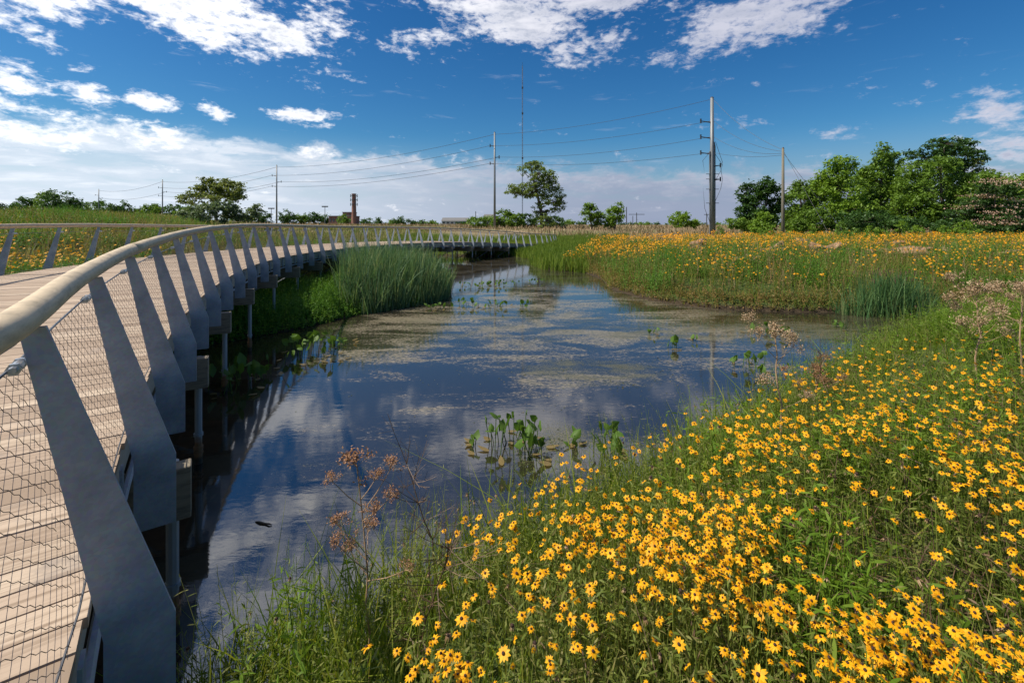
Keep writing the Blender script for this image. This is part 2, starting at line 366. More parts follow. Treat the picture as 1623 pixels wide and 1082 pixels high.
def build_bridge():
    # materials
    m_rail = simple('rail_wood', (.56, .44, .285), .55, var=.34, scale=6, bump=.12, stretch=(1.5, 1.5, 6), spec=.35, detail=8)
    m_steel, nt = newmat('galvanised_steel'); n = N(nt)
    tc = n('ShaderNodeTexCoord').outputs['Object']
    a = n.noise(tc, 5.0, 6, .6, .3); b = n('ShaderNodeTexVoronoi', {'Vector': tc, 'Scale': 75.0}).outputs['Color']
    c = n.ramp(a, [(.3, (.19, .215, .25)), (.52, (.265, .295, .335)), (.75, (.36, .385, .41))])
    c = n.mix(.10, c, b, 'OVERLAY')
    stn = n.mr(n.noise(n.mapping(tc, (9, 9, .8)), 1.0, 5, .6), .6, .75, 0, .3)
    c = n.mix(stn, c, (.30, .30, .30))
    p = n('ShaderNodeBsdfPrincipled', {'Base Color': c, 'Metallic': .15, 'Roughness': .52})
    bp = n('ShaderNodeBump', {'Strength': .1, 'Distance': .004, 'Height': n.noise(tc, 60, 3, .6)}); nt.links.new(bp.outputs[0], p.inputs['Normal'])
    nt.links.new(p.outputs[0], n('ShaderNodeOutputMaterial').inputs[0])
    m_beam = simple('timber_beam', (.20, .165, .115), .8, var=.35, scale=5, stretch=(1, 1, 6), col2=(.10, .08, .055))
    m_wire = simple('net_wire', (.16, .16, .165), .4, metal=.6, var=.1)
    m_wired = simple('net_clamp_wire', (.085, .08, .075), .5, metal=.5, var=.1)
    m_bright = simple('bright_fitting', (.55, .56, .58), .3, metal=.8, var=.1)
    # planks with grain, knots and dark gaps
    m_deck, nt = newmat('weathered_planks'); n = N(nt)
    uv = n('ShaderNodeTexCoord').outputs['UV']; g = n('ShaderNodeNewGeometry')
    rnd = g.outputs['Random Per Island']
    grain = n.noise(n.mapping(uv, (1.2, 38, 1)), 1.0, 7, .62, .7)
    knot = n('ShaderNodeTexVoronoi', {'Vector': n.mapping(uv, (.75, 3.2, 1)), 'Scale': 1.0, 'Randomness': 1.0})
    kd = knot.outputs['Distance']
    rings = n.math('SINE', n.math('ADD', n.math('MULTIPLY', kd, 75), n.math('MULTIPLY', n.noise(uv, 5, 3), 7)))
    base = n.ramp(rnd, [(0, (.25, .18, .125)), (.3, (.38, .285, .205)), (.6, (.46, .35, .255)), (.85, (.52, .41, .30)), (1, (.30, .215, .15))])
    c = n.mix(n.mr(grain, .42, .68), base, (.27, .195, .135))
    c = n.mix(n.math('MULTIPLY', n.mr(kd, .42, .12), n.mr(rings, -.4, .9, .0, .42)), c, (.27, .195, .13))
    c = n.mix(n.mr(kd, .11, .03), c, (.085, .055, .035))
    blot = n.noise(uv, 2.1, 6, .7); c = n.mix(n.mr(blot, .54, .70, 0, .6), c, (.24, .20, .17))
    rust = n.mr(n.noise(n.mapping(uv, (1.6, 9, 1), (7, 3, 0)), 1.0, 4, .6), .69, .74, 0, .7); c = n.mix(rust, c, (.20, .085, .03))
    p = n('ShaderNodeBsdfPrincipled', {'Base Color': c, 'Roughness': .78, 'Specular IOR Level': .25})
    bp = n('ShaderNodeBump', {'Strength': .2, 'Distance': .0015, 'Height': n.math('ADD', grain, n.math('MULTIPLY', rings, .08))}); nt.links.new(bp.outputs[0], p.inputs['Normal'])
    nt.links.new(p.outputs[0], n('ShaderNodeOutputMaterial').inputs[0])

    root = empty('boardwalk_bridge', fr(2, -W/2, 0) * [1, 1, 0], 'long curving timber boardwalk bridge with leaning grey steel posts and pale handrails', 'bridge')
    inv = -np.array(root.location)
    def B(mb, name, mat, parent=root, smooth=False):
        o = mb.build(name, mat, parent, smooth)
        o.location = inv if parent is root else (0, 0, 0); return o
    # deck
    mb = MB(); k = K0 + .05; i = 0; dk = .152/SP
    while k < K1 - .1:
        ka, kb = k + .0035, k + dk - .0035
        ja, jb = R.normal()*.006, R.normal()*.006; zz = R.normal()*.0012
        q = [fr(ka, .02+ja, 0), fr(kb, .02+ja, 0), fr(kb, -W-.02+jb, 0), fr(ka, -W-.02+jb, 0)]
        q = np.array(q); q[:, 2] += zz; lo = q - [0, 0, .04]
        u0 = R.random()*50; v0 = i*.37
        uvq = [(u0, v0), (u0, v0+.145), (u0+W, v0+.145), (u0+W, v0)]
        mb.add(np.concatenate([lo, q]), BOXF[:, ::-1], uvq+uvq); k += dk; i += 1
    B(mb, 'deck', m_deck)
    # screw heads are part of deck pattern; fascia boards and edge tubes
    for u, nm in ((-.05, 'edge_beam'), (-W+.05, 'edge_beam'), (-W*.5, 'joist'), (-W*.27, 'joist'), (-W*.76, 'joist')):
        mb = MB(); ks = np.arange(K0+.1, K1-.1, .25); V = []
        for kk in ks:
            V += [fr(kk, u-.04, -.31), fr(kk, u+.04, -.31), fr(kk, u+.04, -.045), fr(kk, u-.04, -.045)]
        i4 = (np.arange(len(ks)-1)*4)[:, None]; j = np.arange(4)[None]; jn = (j+1) % 4
        mb.add(V, np.stack([i4+j, i4+jn, i4+4+jn, i4+4+j], -1).reshape(-1, 4)); B(mb, nm, simple('fascia_board', (.30, .27, .22), .75, var=.25, scale=4, stretch=(1,1,5)) if 'edge' in nm else m_beam)
    for u in (.012, -W-.012):
        ks = np.arange(K0+.2, K1-.2, .25); B(MB().add(*tube([fr(kk, u, -.37) for kk in ks], .022, 6)), 'edge_pipe', m_steel)
    # handrails with straight timber lengths joined at soft angles
    for side in (0, 1):
        uu = -.11 if side == 0 else -W+.11
        ks = np.arange(K0+.1, K1-.4, .25)
        P = [fr(kk, uu, 1.105) + [0, 0, R.normal()*.002] for kk in ks]
        cuts = list(range(0, len(P), 20)) + [len(P)-1]
        mb = MB()
        for a_, b_ in zip(cuts[:-1], cuts[1:]):
            if b_-a_ < 1: continue
            Q = P[a_:b_+1]; Q = [Q[0]+(Q[1]-Q[0])*.004] + Q[1:-1] + [Q[-1]+(Q[-2]-Q[-1])*.004]; mb.add(*tube(Q,   .049+R.normal()*.0006, 18))
        B(mb, 'handrail', m_rail, smooth=True)
        B(MB().add(*tube([q-[0, 0, .048] for q in P], .013, 6)), 'rail_bracket_bar', m_steel)
    # posts: leaning tapered plates
    prof = [(-.137, 1.055), (-.070, 1.055), (.285, -.10), (.285, -.53), (.075, -.53), (.075, -.10)]
    def plate(k, s):
        th = head(k); h = np.array([-math.sin(th), math.cos(th), 0]); t = .011
        V = []
        for e in (-t, t):
            for (u, z) in prof:
                uu = u if s == 0 else -W-u
                V.append(fr(k, uu, z) + h*e)
        V = np.array(V); n6 = len(prof)
        mb = MB(); mb.add(V, [[0, 1, 2, 5], [2, 3, 4, 5], [6, 11, 8, 7], [8, 11, 10, 9]])
        j = np.arange(n6); mb.add(V, np.stack([j, (j+1) % n6, n6+(j+1) % n6, n6+j], 1)); return mb
    for s in (0, 1):
        for k in range(-1, 43):
            mb = plate(k, s)
            pst = B(mb, 'rail_post', m_steel); bv = pst.modifiers.new('bevel', 'BEVEL'); bv.width = .002; bv.segments = 1; bv.limit_method = 'ANGLE'
            if k < 16:
                th = head(k); h = np.array([-math.sin(th), math.cos(th), 0]); f = MB()
                uu = -.14 if s == 0 else -W+.14
                c = fr(k, uu - (.0 if s == 0 else 0), .93)
                f.add(*tube([c-h*.065, c-h*.03, c+h*.03, c+h*.065], [.011, .016, .016, .011], 8)); f.add(*tube([c-h*.045, c-h*.032], .021, 6)); f.add(*tube([c+h*.032, c+h*.045], .021, 6))
                o = f.build('cable_clamp', m_bright, pst); o.location = (0, 0, 0)
                # clip angle between the post foot and the edge beam
                f = MB(); sg = 1 if s == 0 else -1; u1 = .02 if s == 0 else -W-.02
                q = [fr(k-.03, u1, -.33), fr(k-.03, u1+sg*.014, -.33), fr(k-.09, u1+sg*.014, -.33), fr(k-.09, u1, -.33)]
                f.add(np.concatenate([q, np.array(q)+[0, 0, .26]]), BOXF); f.build('clip_angle', m_steel, pst)
    # nets between posts
    def panel(k, s):
        near = k < 8; L = SP; Hn = .90
        def pos(a, b):      # a metres along, b metres up
            kk = k + a/SP; z = .035 + b; u = .015 - .165*(z/.93)
            return fr(kk, u if s == 0 else -W-u, z)
        def line(a0, b0, a1, b1, wav, r, nn):
            ln = math.hypot(a1-a0, b1-b0); m = max(2, int(ln/wav)+1) if wav else 2
            t = np.linspace(0, 1, m); P = [pos(a0+(a1-a0)*q, b0+(b1-b0)*q) for q in t]
            P = np.array(P)
            if wav: P[:, 2] += np.where(np.arange(m) % 2, 1, -1)*.0035
            return tube(P, r, nn, caps=False)
        A, Bm, C = MB(), MB(), MB()
        near = near and s == 0; sl = .78; st = .092 if near else (.11 if k < 20 else .16); r0 = .0008 if near else .0009
        a = -Hn/sl
        while a < L:
            # rising line starting at (a,0)
            a0, b0 = a, 0.0
            if a0 < 0: b0 = -a0*sl; a0 = 0
            a1 = min(L, a + Hn/sl); b1 = (a1-a)*sl
            if a1-a0 > .02:
                A.add(*line(a0, b0, a1, b1, 0 if not near else .2, r0, 3))
                C.add(*line(a0, Hn-b0, a1, Hn-b1, 0.036 if near else 0, .0011 if near else r0, 4 if near else 3))
            a += st
        B(A, 'net', m_wire)
        B(C, 'net', m_wired if near else m_wire)
        Bm.add(*tube([pos(0, .895), pos(L/2, .893), pos(L, .895)], .005, 6)); B(Bm, 'top_cable', m_wire)
        B(MB().add(*tube([pos(0, .0), pos(L/2, .0), pos(L, .0)], .004, 6)), 'bottom_cable', m_wire)
    for s in (0, 1):
        for k in range(-1, 30 if s == 0 else 26): panel(k, s)
    # cross beams on piles
    for k in np.arange(.35, 42.5, 2.03):
        th = head(k); h = np.array([-math.sin(th), math.cos(th), 0]); V = []
        for z in (-.80, -.42):
            for e, u in ((-.07, .36), (.07, .36), (.07, -W-.5), (-.07, -W-.5)): V.append(fr(k, u, z) + h*e)
        o = B(MB().add(V, BOXF[:, ::-1]), 'cross_beam', m_beam); bv = o.modifiers.new('bevel', 'BEVEL'); bv.width = .006
        for u in (.24, -1.5, -W+1.0, -W-.3):
            p = fr(k, u, 0) + h*.13; zt = p[2] - .44
            zb = min(-.5, float(hgt(p[0], p[1]))-.4)
            pl = MB().add(*tube([(p[0], p[1], zb), (p[0], p[1], .13)], .047, 10)).add(*tube([(p[0], p[1], .13), (p[0], p[1], zt)], .043, 10))
            for z0 in (.19, .13, .36): pl.add(*tube([(p[0], p[1], z0), (p[0], p[1], z0+.035)], .056, 10))
            B(pl, 'pile', m_pile, smooth=False)
        a = fr(k, -.15, -.8)+h*.13; b = fr(k, -1.45, -1.55)+h*.13
        B(MB().add(*tube([a, b], .025, 6)), 'brace', m_steel)
m_pile, nt = newmat('pile_pipe'); n = N(nt)
g = n('ShaderNodeNewGeometry').outputs['Position']; s = n('ShaderNodeSeparateXYZ', {0: g})
c = n.mix(n.mr(n.math('ADD', s.outputs[2], n.math('MULTIPLY', n.noise(g, 8, 4), .3)), .52, .40), (.30, .32, .33), (.22, .115, .05))
c = n.mix(n.mr(s.outputs[2], .12, .06), c, (.05, .035, .02))
p = n('ShaderNodeBsdfPrincipled', {'Base Color': c, 'Roughness': .6, 'Metallic': .2}); nt.links.new(p.outputs[0], n('ShaderNodeOutputMaterial').inputs[0])
build_bridge()

# ------------------------------------------------------------------ vegetation materials
M_grass = leafmat('lush_grass', [(0, (.035, .085, .008)), (.35, (.10, .17, .012)), (.62, (.21, .27, .022)), (.82, (.32, .33, .05)), (1, (.40, .31, .14))], transl=.45)
M_stem = leafmat('flower_stems', [(0, (.04, .06, .010)), (.3, (.10, .14, .02)), (.6, (.20, .24, .045)), (.84, (.26, .24, .08)), (1, (.30, .21, .12))], patch=.4, transl=.4)
M_petal = leafmat('golden_petals', [(0, (.64, .22, .004)), (.3, (.80, .37, .005)), (.8, (.87, .47, .008)), (1, (.80, .52, .04))], transl=.3, patch=.3, patchscale=3)
M_petal2 = leafmat('orange_petals', [(0, (.60, .20, .006)), (.4, (.78, .34, .01)), (1, (.84, .46, .015))], transl=.3, patch=.4, patchscale=.4)
M_cone = simple('seed_cone', (.035, .014, .006), .8, var=.3, scale=60)
M_dry = leafmat('dry_stalks', [(0, (.16, .09, .04)), (.5, (.30, .19, .10)), (1, (.42, .30, .18))], transl=.15)
M_dead = leafmat('dead_brown_stalks', [(0, (.06, .035, .02)), (.5, (.13, .08, .045)), (1, (.22, .15, .09))], transl=.1)
M_reed = leafmat('reed_blades', [(0, (.04, .09, .04)), (.35, (.08, .16, .07)), (.62, (.14, .23, .11)), (.78, (.20, .24, .09)), (.9, (.32, .27, .14)), (1, (.38, .29, .17))], patch=.35, patchscale=1.5)
M_cat = leafmat('cattail_blades', [(0, (.03, .08, .03)), (.45, (.07, .15, .05)), (.75, (.13, .22, .07)), (.88, (.26, .23, .11)), (1, (.34, .25, .14))])
M_marsh = leafmat('marsh_grass', [(0, (.05, .10, .012)), (.4, (.11, .18, .02)), (.7, (.20, .26, .035)), (1, (.30, .27, .09))], patch=.5, patchscale=.25)
M_straw = leafmat('straw_grass', [(0, (.16, .12, .05)), (.4, (.28, .20, .11)), (.7, (.38, .27, .17)), (1, (.20, .22, .07))], patch=.55, patchscale=.12, transl=.2)
M_hill = leafmat('meadow_grass', [(0, (.07, .11, .015)), (.35, (.15, .19, .03)), (.55, (.26, .25, .08)), (.8, (.38, .28, .17)), (1, (.42, .30, .20))], patch=.5, patchscale=.2)
M_low = leafmat('low_herbs', [(0, (.035, .10, .014)), (.4, (.085, .20, .02)), (.75, (.15, .28, .035)), (1, (.26, .34, .05))], patch=.3, patchscale=1.2)
M_bank = leafmat('bank_herbs', [(0, (.04, .065, .012)), (.28, (.10, .13, .02)), (.45, (.20, .19, .04)), (.65, (.29, .18, .07)), (1, (.36, .17, .07))], patch=.5, patchscale=.45)
M_pad = leafmat('pad_leaf', [(0, (.03, .08, .012)), (.5, (.07, .15, .02)), (.8, (.14, .20, .03)), (1, (.28, .24, .04))], rough=.55, spec=.3, patch=.15)
M_weed = leafmat('weed_leaves', [(0, (.07, .14, .012)), (.5, (.15, .25, .02)), (1, (.26, .34, .05))], transl=.45, patch=.5, patchscale=1.5)
M_bark = simple('bark', (.10, .075, .055), .9, var=.4, scale=4, bump=.5)

def inview(x, y, m=1.0): return (np.abs(x) < (1.22*y + 1.5*m)) & (y > .3)
def scatter(n, x0, x1, y0, y1, f):
    x = R.uniform(x0, x1, n); y = R.uniform(y0, y1, n); k = inview(x, y)
    x, y = x[k], y[k]; sd = sdist(x, y); k = f(x, y, sd); x, y, sd = x[k], y[k], sd[k]
    return x, y, sd, hgt(x, y)
def lump(x, y, s=1.0, o=0.0):
    return (np.sin(x*1.3*s+o)*np.cos(y*1.7*s-o*.7) + .6*np.sin(x*2.9*s+y*2.3*s+o*2) + .4*np.cos(x*5.1*s-y*4.3*s+o))/2
GRASS = (1, .95, .8, .55, .08)
def blades(mb, x, y, z, h, w, lean=.25, bend=.25, prof=GRASS):
    n = len(x); D = rdir(n, 0, 1); D[:, 2] = 0; D = D*lean*R.random((n, 1)); D[:, 2] = 1; D = unit(D)
    G = np.stack([D[:, 0]*4, D[:, 1]*4, -np.abs(R.normal(size=n))*.35], 1) + R.normal(size=(n, 3))*[.5, .5, 0]
    mb.add(*ribbons(np.stack([x, y, z-.02], 1), D, h, w, prof, bend*R.random(n)*1.5, G)); return D
def leafy(mb, x, y, z, h, nl, ll, lw, up=.5, stemw=.005, lean=.15, top=.95, bot=.12, stem_mb=None, prof=(.25, 1, .75, .05)):
    """upright stems with lance leaves; returns stem tips"""
    n = len(x); D = R.normal(size=(n, 3))*lean; D[:, 2] = 1; D = unit(D); P = np.stack([x, y, z], 1)
    h = np.broadcast_to(h, (n,)); G = R.normal(size=(n, 3))*[1, 1, 0]; bd = R.random(n)*.12
    (stem_mb or mb).add(*ribbons(P, D, h, stemw, (1, .9, .7, .5), bd, G))
    t = R.uniform(bot, top, (n, nl)); B = P[:, None] + D[:, None]*(h[:, None]*t)[..., None] + G[:, None]*(h[:, None]*bd[:, None]*t*t)[..., None]
    B = B.reshape(-1, 3); m = len(B); LD = rdir(m, up, .5)
    sc = (1.15 - .6*t.ravel())*R.uniform(.6, 1.2, m)
    mb.add(*ribbons(B, LD, ll*sc, lw*sc, prof, .35*R.random(m)))
    return P + D*h[:, None] + G*(h*bd)[:, None], D

# ------------------------------------------------------------------ flower heads
def petals(mb, C, A, r, npet=12, seg=(.45, 1, .85, .15), droop=.18):
    """rings of petals round centres C with axis A"""
    n = len(C); t1 = unit(np.cross(A, rdir(n))); t2 = np.cross(A, t1)
    ph = (np.arange(npet)/npet*2*np.pi)[None] + R.normal(size=(n, npet))*.09
    D = np.cos(ph)[..., None]*t1[:, None] + np.sin(ph)[..., None]*t2[:, None]
    Sd = -np.sin(ph)[..., None]*t1[:, None] + np.cos(ph)[..., None]*t2[:, None]
    Ax = np.repeat(A[:, None], npet, 1); rr = np.repeat(np.broadcast_to(r, (n,))[:, None], npet, 1)*R.uniform(.82, 1.1, (n, npet))
    P = C[:, None] + D*(rr*.12)[..., None]
    D2 = unit(D + Ax*R.normal(.05, .12, (n, npet, 1)))
    mb.add(*ribbons(P.reshape(-1, 3), D2.reshape(-1, 3), rr.ravel(), (rr*.44).ravel()*12/npet, seg, droop*R.uniform(.3, 1.8, n*npet), -Ax.reshape(-1, 3), Sd.reshape(-1, 3)))
def cones(mb, C, A, r, nn=7):
    n = len(C); t1 = unit(np.cross(A, rdir(n))); t2 = np.cross(A, t1); r = np.broadcast_to(r, (n,)); V = []
    for (q, hz) in ((1.0, -.1), (.92, .45), (.5, .85)):
        a = np.arange(nn)/nn*2*np.pi
        V.append(C[:, None] + (np.cos(a)[None, :, None]*t1[:, None] + np.sin(a)[None, :, None]*t2[:, None])*(r*q)[:, None, None] + A[:, None]*(r*hz)[:, None, None])
    V = np.concatenate(V, 1); V = V.reshape(-1, 3); b = (np.arange(n)*3*nn)[:, None]; j = np.arange(nn)[None]; k = (j+1) % nn
    F1 = np.stack([b+j, b+k, b+nn+k, b+nn+j], -1).reshape(-1, 4); F2 = np.stack([b+nn+j, b+nn+k, b+2*nn+k, b+2*nn+j], -1).reshape(-1, 4)
    top = (b + 2*nn + j); mb.add(V, np.concatenate([F1, F2])); mb.add(V, top)

def build_near_bank():
    # grass and herbs
    fx = lambda x, y, sd: (sd > -.05) & (np.hypot(x, y-.0) > .75) & (x > -3.2 + 0*y)
    # keep off the bridge
    def offbridge(x, y):
        d = np.full(x.shape, 9.)
        for k in np.arange(-2, 6, .25):
            q = fr(k, .25); d = np.minimum(d, np.hypot(x-q[0], y-q[1]))
        kk = []
        th = np.array([rail_xy(k) for k in np.arange(-2, 6, .25)])
        side = np.array([(x-th[i, 0])*math.cos(head(k)) + (y-th[i, 1])*math.sin(head(k)) for i, k in enumerate(np.arange(-2, 6, .25))])
        dd = np.array([np.hypot(x-th[i, 0], y-th[i, 1]) for i in range(len(th))]); b = dd.argmin(0)
        return side[b, np.arange(len(x))] > .42
    ok = lambda x, y, sd: fx(x, y, sd) & offbridge(x, y)
    mb = MB()
    x, y, sd, z = scatter(150000, -3, 16, .4, 14.5, lambda x, y, sd: ok(x, y, sd) & (R.random(len(x)) < np.clip(2.2/(np.hypot(x, y)), .12, 1)))
    edge = np.exp(-np.maximum(sd-.35, 0)/.5)
    h = R.uniform(.25, .68, len(x))*(.85+.35*lump(x, y, .8)+.15*lump(x, y, 3.)) * np.where(sd < .15, .7, 1) + .34*edge*R.random(len(x))
    k = R.random(len(x)) < np.clip(.45 + edge + .5*lump(x, y, 1.1, 2), .12, 1)
    blades(mb, x[k], y[k], z[k], h[k], R.uniform(.004, .009, k.sum())*(1+.12*y[k]), .4, .35)
    # drooping reed-like broad blades at the water's edge
    k = (sd < .7) & (R.random(len(x)) < .10)
    blades(mb, x[k], y[k], z[k], R.uniform(.45, .95, k.sum()), R.uniform(.008, .015, k.sum()), .45, .4)
    tag(mb.build('bank_grass', M_grass), 'bright green grass growing down the near bank to the water', 'grass', kind='stuff')
    mb = MB()
    x, y, sd, z = scatter(60000, -3, 16, .5, 14.5, lambda x, y, sd: ok(x, y, sd) & (sd > .1) & (R.random(len(x)) < np.clip(2.0/(np.hypot(x, y)), .12, 1)))
    h = R.uniform(.35, .62, len(x))
    leafy(mb, x, y, z, h, 9, .075, .014, up=.5)
    # finely branched wispy weeds along the shore
    x, y, sd, z = scatter(17000, -2.2, 14, 1.8, 13, lambda x, y, sd: ok(x, y, sd) & (sd < 1.0) & (sd > .0))
    leafy(mb, x, y, z, R.uniform(.5, .95, len(x)), 22, .055, .007, up=.7, stemw=.0035, lean=.25)
    tag(mb.build('bank_herbs', M_stem), 'leafy green stems crowded under the yellow flowers on the near bank', 'herbs', kind='stuff')
    mb = MB(); m = 130; cx_, cy_ = R.uniform(-1.5, 10, m), R.uniform(1.2, 10, m); cs_ = R.uniform(.10, .26, m); kk = np.repeat(np.arange(m), 42)
    x = cx_[kk]+R.normal(size=len(kk))*cs_[kk]; y = cy_[kk]+R.normal(size=len(kk))*cs_[kk]; sd = sdist(x, y); k = ok(x, y, sd) & (sd > .05) & (np.hypot(x, y) > 1.3) & inview(x, y); x, y, kk = x[k], y[k], kk[k]
    leafy(mb, x, y, hgt(x, y), R.uniform(.4, .85, len(x)), 12, .10, .020, up=.45, stemw=.005, lean=.2); tag(mb.build('weed_clumps', M_weed), 'taller yellow-green weeds in clumps between the flowers', 'weeds', kind='stuff')
    # dry brown tangle at lower right
    mb = MB()
    def dryf(x, y, sd):
        return ok(x, y, sd) & (np.exp(-((x-2.0)/.9)**2-((y-2.0)/.8)**2) + .8*np.exp(-((x-4.2)/1.2)**2-((y-3.2)/1.)**2) + .05 > R.random(len(x)))
    x, y, sd, z = scatter(40000, 0, 12, .9, 12, dryf)
    D = rdir(len(x), .6, .8); D[:, 2] = np.abs(D[:, 2])
    mb.add(*ribbons(np.stack([x, y, z+R.random(len(x))*.4], 1), D, R.uniform(.15, .5, len(x)), .0045, (1, .8, .5), .2))
    leafy(mb, x[::4], y[::4], z[::4], .5, 6, .06, .012)
    tag(mb.build('dry_tangle', M_dead), 'brown dead stalks and curled leaves tangled among the flowers at lower right', 'dry stalks', kind='stuff')
    mb = MB(); x, y, sd, z = scatter(9000, -2, 14, .9, 13, lambda x, y, sd: ok(x, y, sd) & (sd > .2) & (np.hypot(x, y) > 1.2) & (R.random(len(x)) < np.clip(2.2/np.hypot(x, y), .15, 1)*.30*(1+1.5*np.exp(-((x-2.2)/1.)**2-((y-2.2)/1.)**2))))
    tip, D_ = leafy(mb, x, y, z, R.uniform(.42, .68, len(x)), 6, .07, .013, up=.5, stemw=.004); A_ = unit(R.normal(size=(len(x), 3))*.4+[0, 0, 1])
    g_ = mb.build('spent_flower_stems', M_stem); tag(g_, 'spent brown flower heads without petals among the yellow flowers', 'seed heads', kind='stuff')
    cb = MB(); cones(cb, tip, A_, R.uniform(.005, .010, len(x)), 6); cb.build('seed_cones', M_cone, g_); pb = MB(); petals(pb, tip, A_, R.uniform(.008, .014, len(x)), 8, seg=(.4, .8, .2), droop=1.2); pb.build('withered_petals', M_dry, g_)
    # flowers, seeded evenly over the slope as seen, then stood on the ground
    def onslope(px, py, hh=.58):
        dx = (px-CX)/F; dz = -(py-HY)/F; D = np.linspace(.9, 16, 500)[None]*np.ones((len(px), 1))
        X_ = dx[:, None]*D; Z_ = EYE+dz[:, None]*D; H_ = hgt(X_, D) + hh
        c = (Z_ < H_) & (D > .9); i = c.argmax(1); a = np.arange(len(px)); return X_[a, i], D[a, i], c.any(1)
    poly = np.array([(585,1075),(690,930),(735,850),(800,800),(890,755),(1000,690),(1100,640),(1190,600),(1330,560),(1480,540),(1650,525),(1700,1200),(560,1200)])
    n = 10500; px = R.uniform(560, 1690, n); py = R.uniform(520, 1150, n)
    ins = np.zeros(n, bool)
    for i in range(len(poly)):
        a, b = poly[i], poly[(i+1) % len(poly)]
        c = (a[1] > py) != (b[1] > py); ins ^= c & (px < (b[0]-a[0])*(py-a[1])/(b[1]-a[1]+1e-9)+a[0])
    x, y, hit = onslope(px, py)
    dens = .42 + .55*lump(x*1.6, y*1.6, 1.0, .5) + .35*np.exp(-((px-1100)/260)**2-((py-850)/170)**2) + .55*np.exp(-((px-1400)/300)**2-((py-640)/90)**2)
    dens -= .55*np.exp(-((px-860)/300)**2-((py-1040)/120)**2); dens -= .75*np.exp(-((px-1420)/130)**2-((py-890)/90)**2) + .4*np.exp(-((px-1500)/130)**2-((py-1000)/90)**2) + .35*np.exp(-((px-1080)/120)**2-((py-770)/40)**2)
    dens *= np.clip((px-520)/250, .25, 1)
    k = ins & hit & (R.random(n) < np.clip((dens-.08)*.60+.35*(lump(x*3.1, y*3.1, 1.0, 2.5)-.1), .02, .85)); x, y = x[k], y[k]
    sd = sdist(x, y); k = (sd > .12) & offbridge(x, y) & (np.hypot(x, y) > 1.35); x, y = x[k], y[k]
    # clumping: companions around each seed
    m = len(x); xx = [x]; yy = [y]
    for _ in range(1):
        s_ = R.random(m) < .55; xx.append(x[s_]+R.normal(size=s_.sum())*.06); yy.append(y[s_]+R.normal(size=s_.sum())*.06)
    x = np.concatenate(xx); y = np.concatenate(yy); z = hgt(x, y); m = len(x)
    o = np.argsort(np.hypot(x, y)); x, y, z = x[o], y[o], z[o]
    inframe = (np.abs(x)/y < 1.13) & (y > 1.5); idx = np.where(inframe)[0][:300]; rest = np.setdiff1d(np.arange(m), idx)
    hh = R.uniform(.5, .70, m); sunv = np.array([-.35, -.25, 0])
    def axes(q): A = R.normal(size=(q, 3))*.42 + [-.12, -.28, 1.0]; return unit(A)
    # the countable nearest ones
    protos = []
    for v in range(36):
        H = R.uniform(.5, .68); st, pe, ce = MB(), MB(), MB()
        tip, D = leafy(st, np.zeros(1), np.zeros(1), np.zeros(1), H, 8, .075, .014, up=.6, stemw=.0045, lean=.10, prof=(.3, 1, .8, .05))
        A = axes(1); r = R.choice([.011, .014, .017, .018, .020, .023])*R.uniform(.9, 1.05); npet = int(R.integers(10, 15))
        petals(pe, tip, A, r, npet, droop=R.uniform(.05, .5)); cones(ce, tip + A*.002, A, r*.27, 8)
        protos.append((st.mesh('stem', M_stem), pe.mesh('petals', M_petal), ce.mesh('seed_cone', M_cone)))
    LB = 'small golden daisy-like flower with a dark brown centre on the near bank'
    for q, i in enumerate(idx):
        pr = protos[q % len(protos)]
        e = empty('black_eyed_susan', (x[i], y[i], z[i]), LB, 'flower', 'yellow flowers on the near bank')
        e.rotation_euler = (0, 0, float(R.normal()*.6)); s_ = float(R.uniform(.88, 1.12)); e.scale = (s_, s_, s_)
        for nm, me in zip(('stem', 'petals', 'seed_cone'), pr): link(bpy.data.objects.new(nm, me), e)
    st, pe, ce = MB(), MB(), MB(); i = rest
    tip, D = leafy(st, x[i], y[i], z[i], hh[i], 5, .07, .013, up=.6, stemw=.004, lean=.12)
    A = axes(len(i)); r = R.uniform(.011, .022, len(i)); petals(pe, tip, A, r, 11); cones(ce, tip+A*.002, A, r*.28, 6)
    root = MB(); root.v, root.f, root.n = st.v, st.f, st.n
    g = root.build('flower_drift', M_stem); tag(g, 'drift of smaller yellow dark-centred flowers covering the near bank farther up', 'flowers', kind='stuff')
    pe.build('petals', M_petal, g); ce.build('seed_cones', M_cone, g)
    print('flowers', m, 'individual', len(idx))
build_near_bank()

# ------------------------------------------------------------------ other plants of the banks
ROCKS = [(1105, 398, 26, 12, 32, 'small pale rock near the left end of the far bank, below the pole'), (1069, 400, 12, 8, 33, 'tiny rock farthest left on the far bank'), (1146, 417, 20, 10, 27, 'flat low rock left of the squarest block'),
  (1182, 421, 46, 12, 25.5, 'reddish low rock nearest the water on the far bank'), (1228, 411, 32, 20, 27, 'squarest upright sandstone block on the far bank'), (1307, 405, 50, 16, 28.5, 'wide pale-topped sandstone slab right of the squarest block'),
  (1274, 390, 22, 8, 36, 'small pale rock behind the wide slab, near the wooden pole'), (1440, 411, 66, 14, 27, 'longest flat sandstone slab on the far bank'), (1485, 406, 34, 11, 29, 'slab touching the right end of the longest slab'),
  (1384, 409, 26, 9, 28.5, 'small slab touching the left end of the longest slab'), (1592, 410, 40, 9, 28, 'flat pale slab farthest right on the far bank'), (1424, 394, 24, 7, 35, 'small rock behind the longest slab'), (1388, 394, 16, 6, 36, 'tiny rock behind and left of the longest slab')]
def offrock(x, y):
    k = np.ones(len(x), bool)
    for (px, py, w, h, D, lb) in ROCKS:
        k &= ~((np.abs(x - X(px, y)) < .5*w/F*D) & (y > D-2.2) & (y < D+.4) & (R.random(len(x)) < .85))
    return k
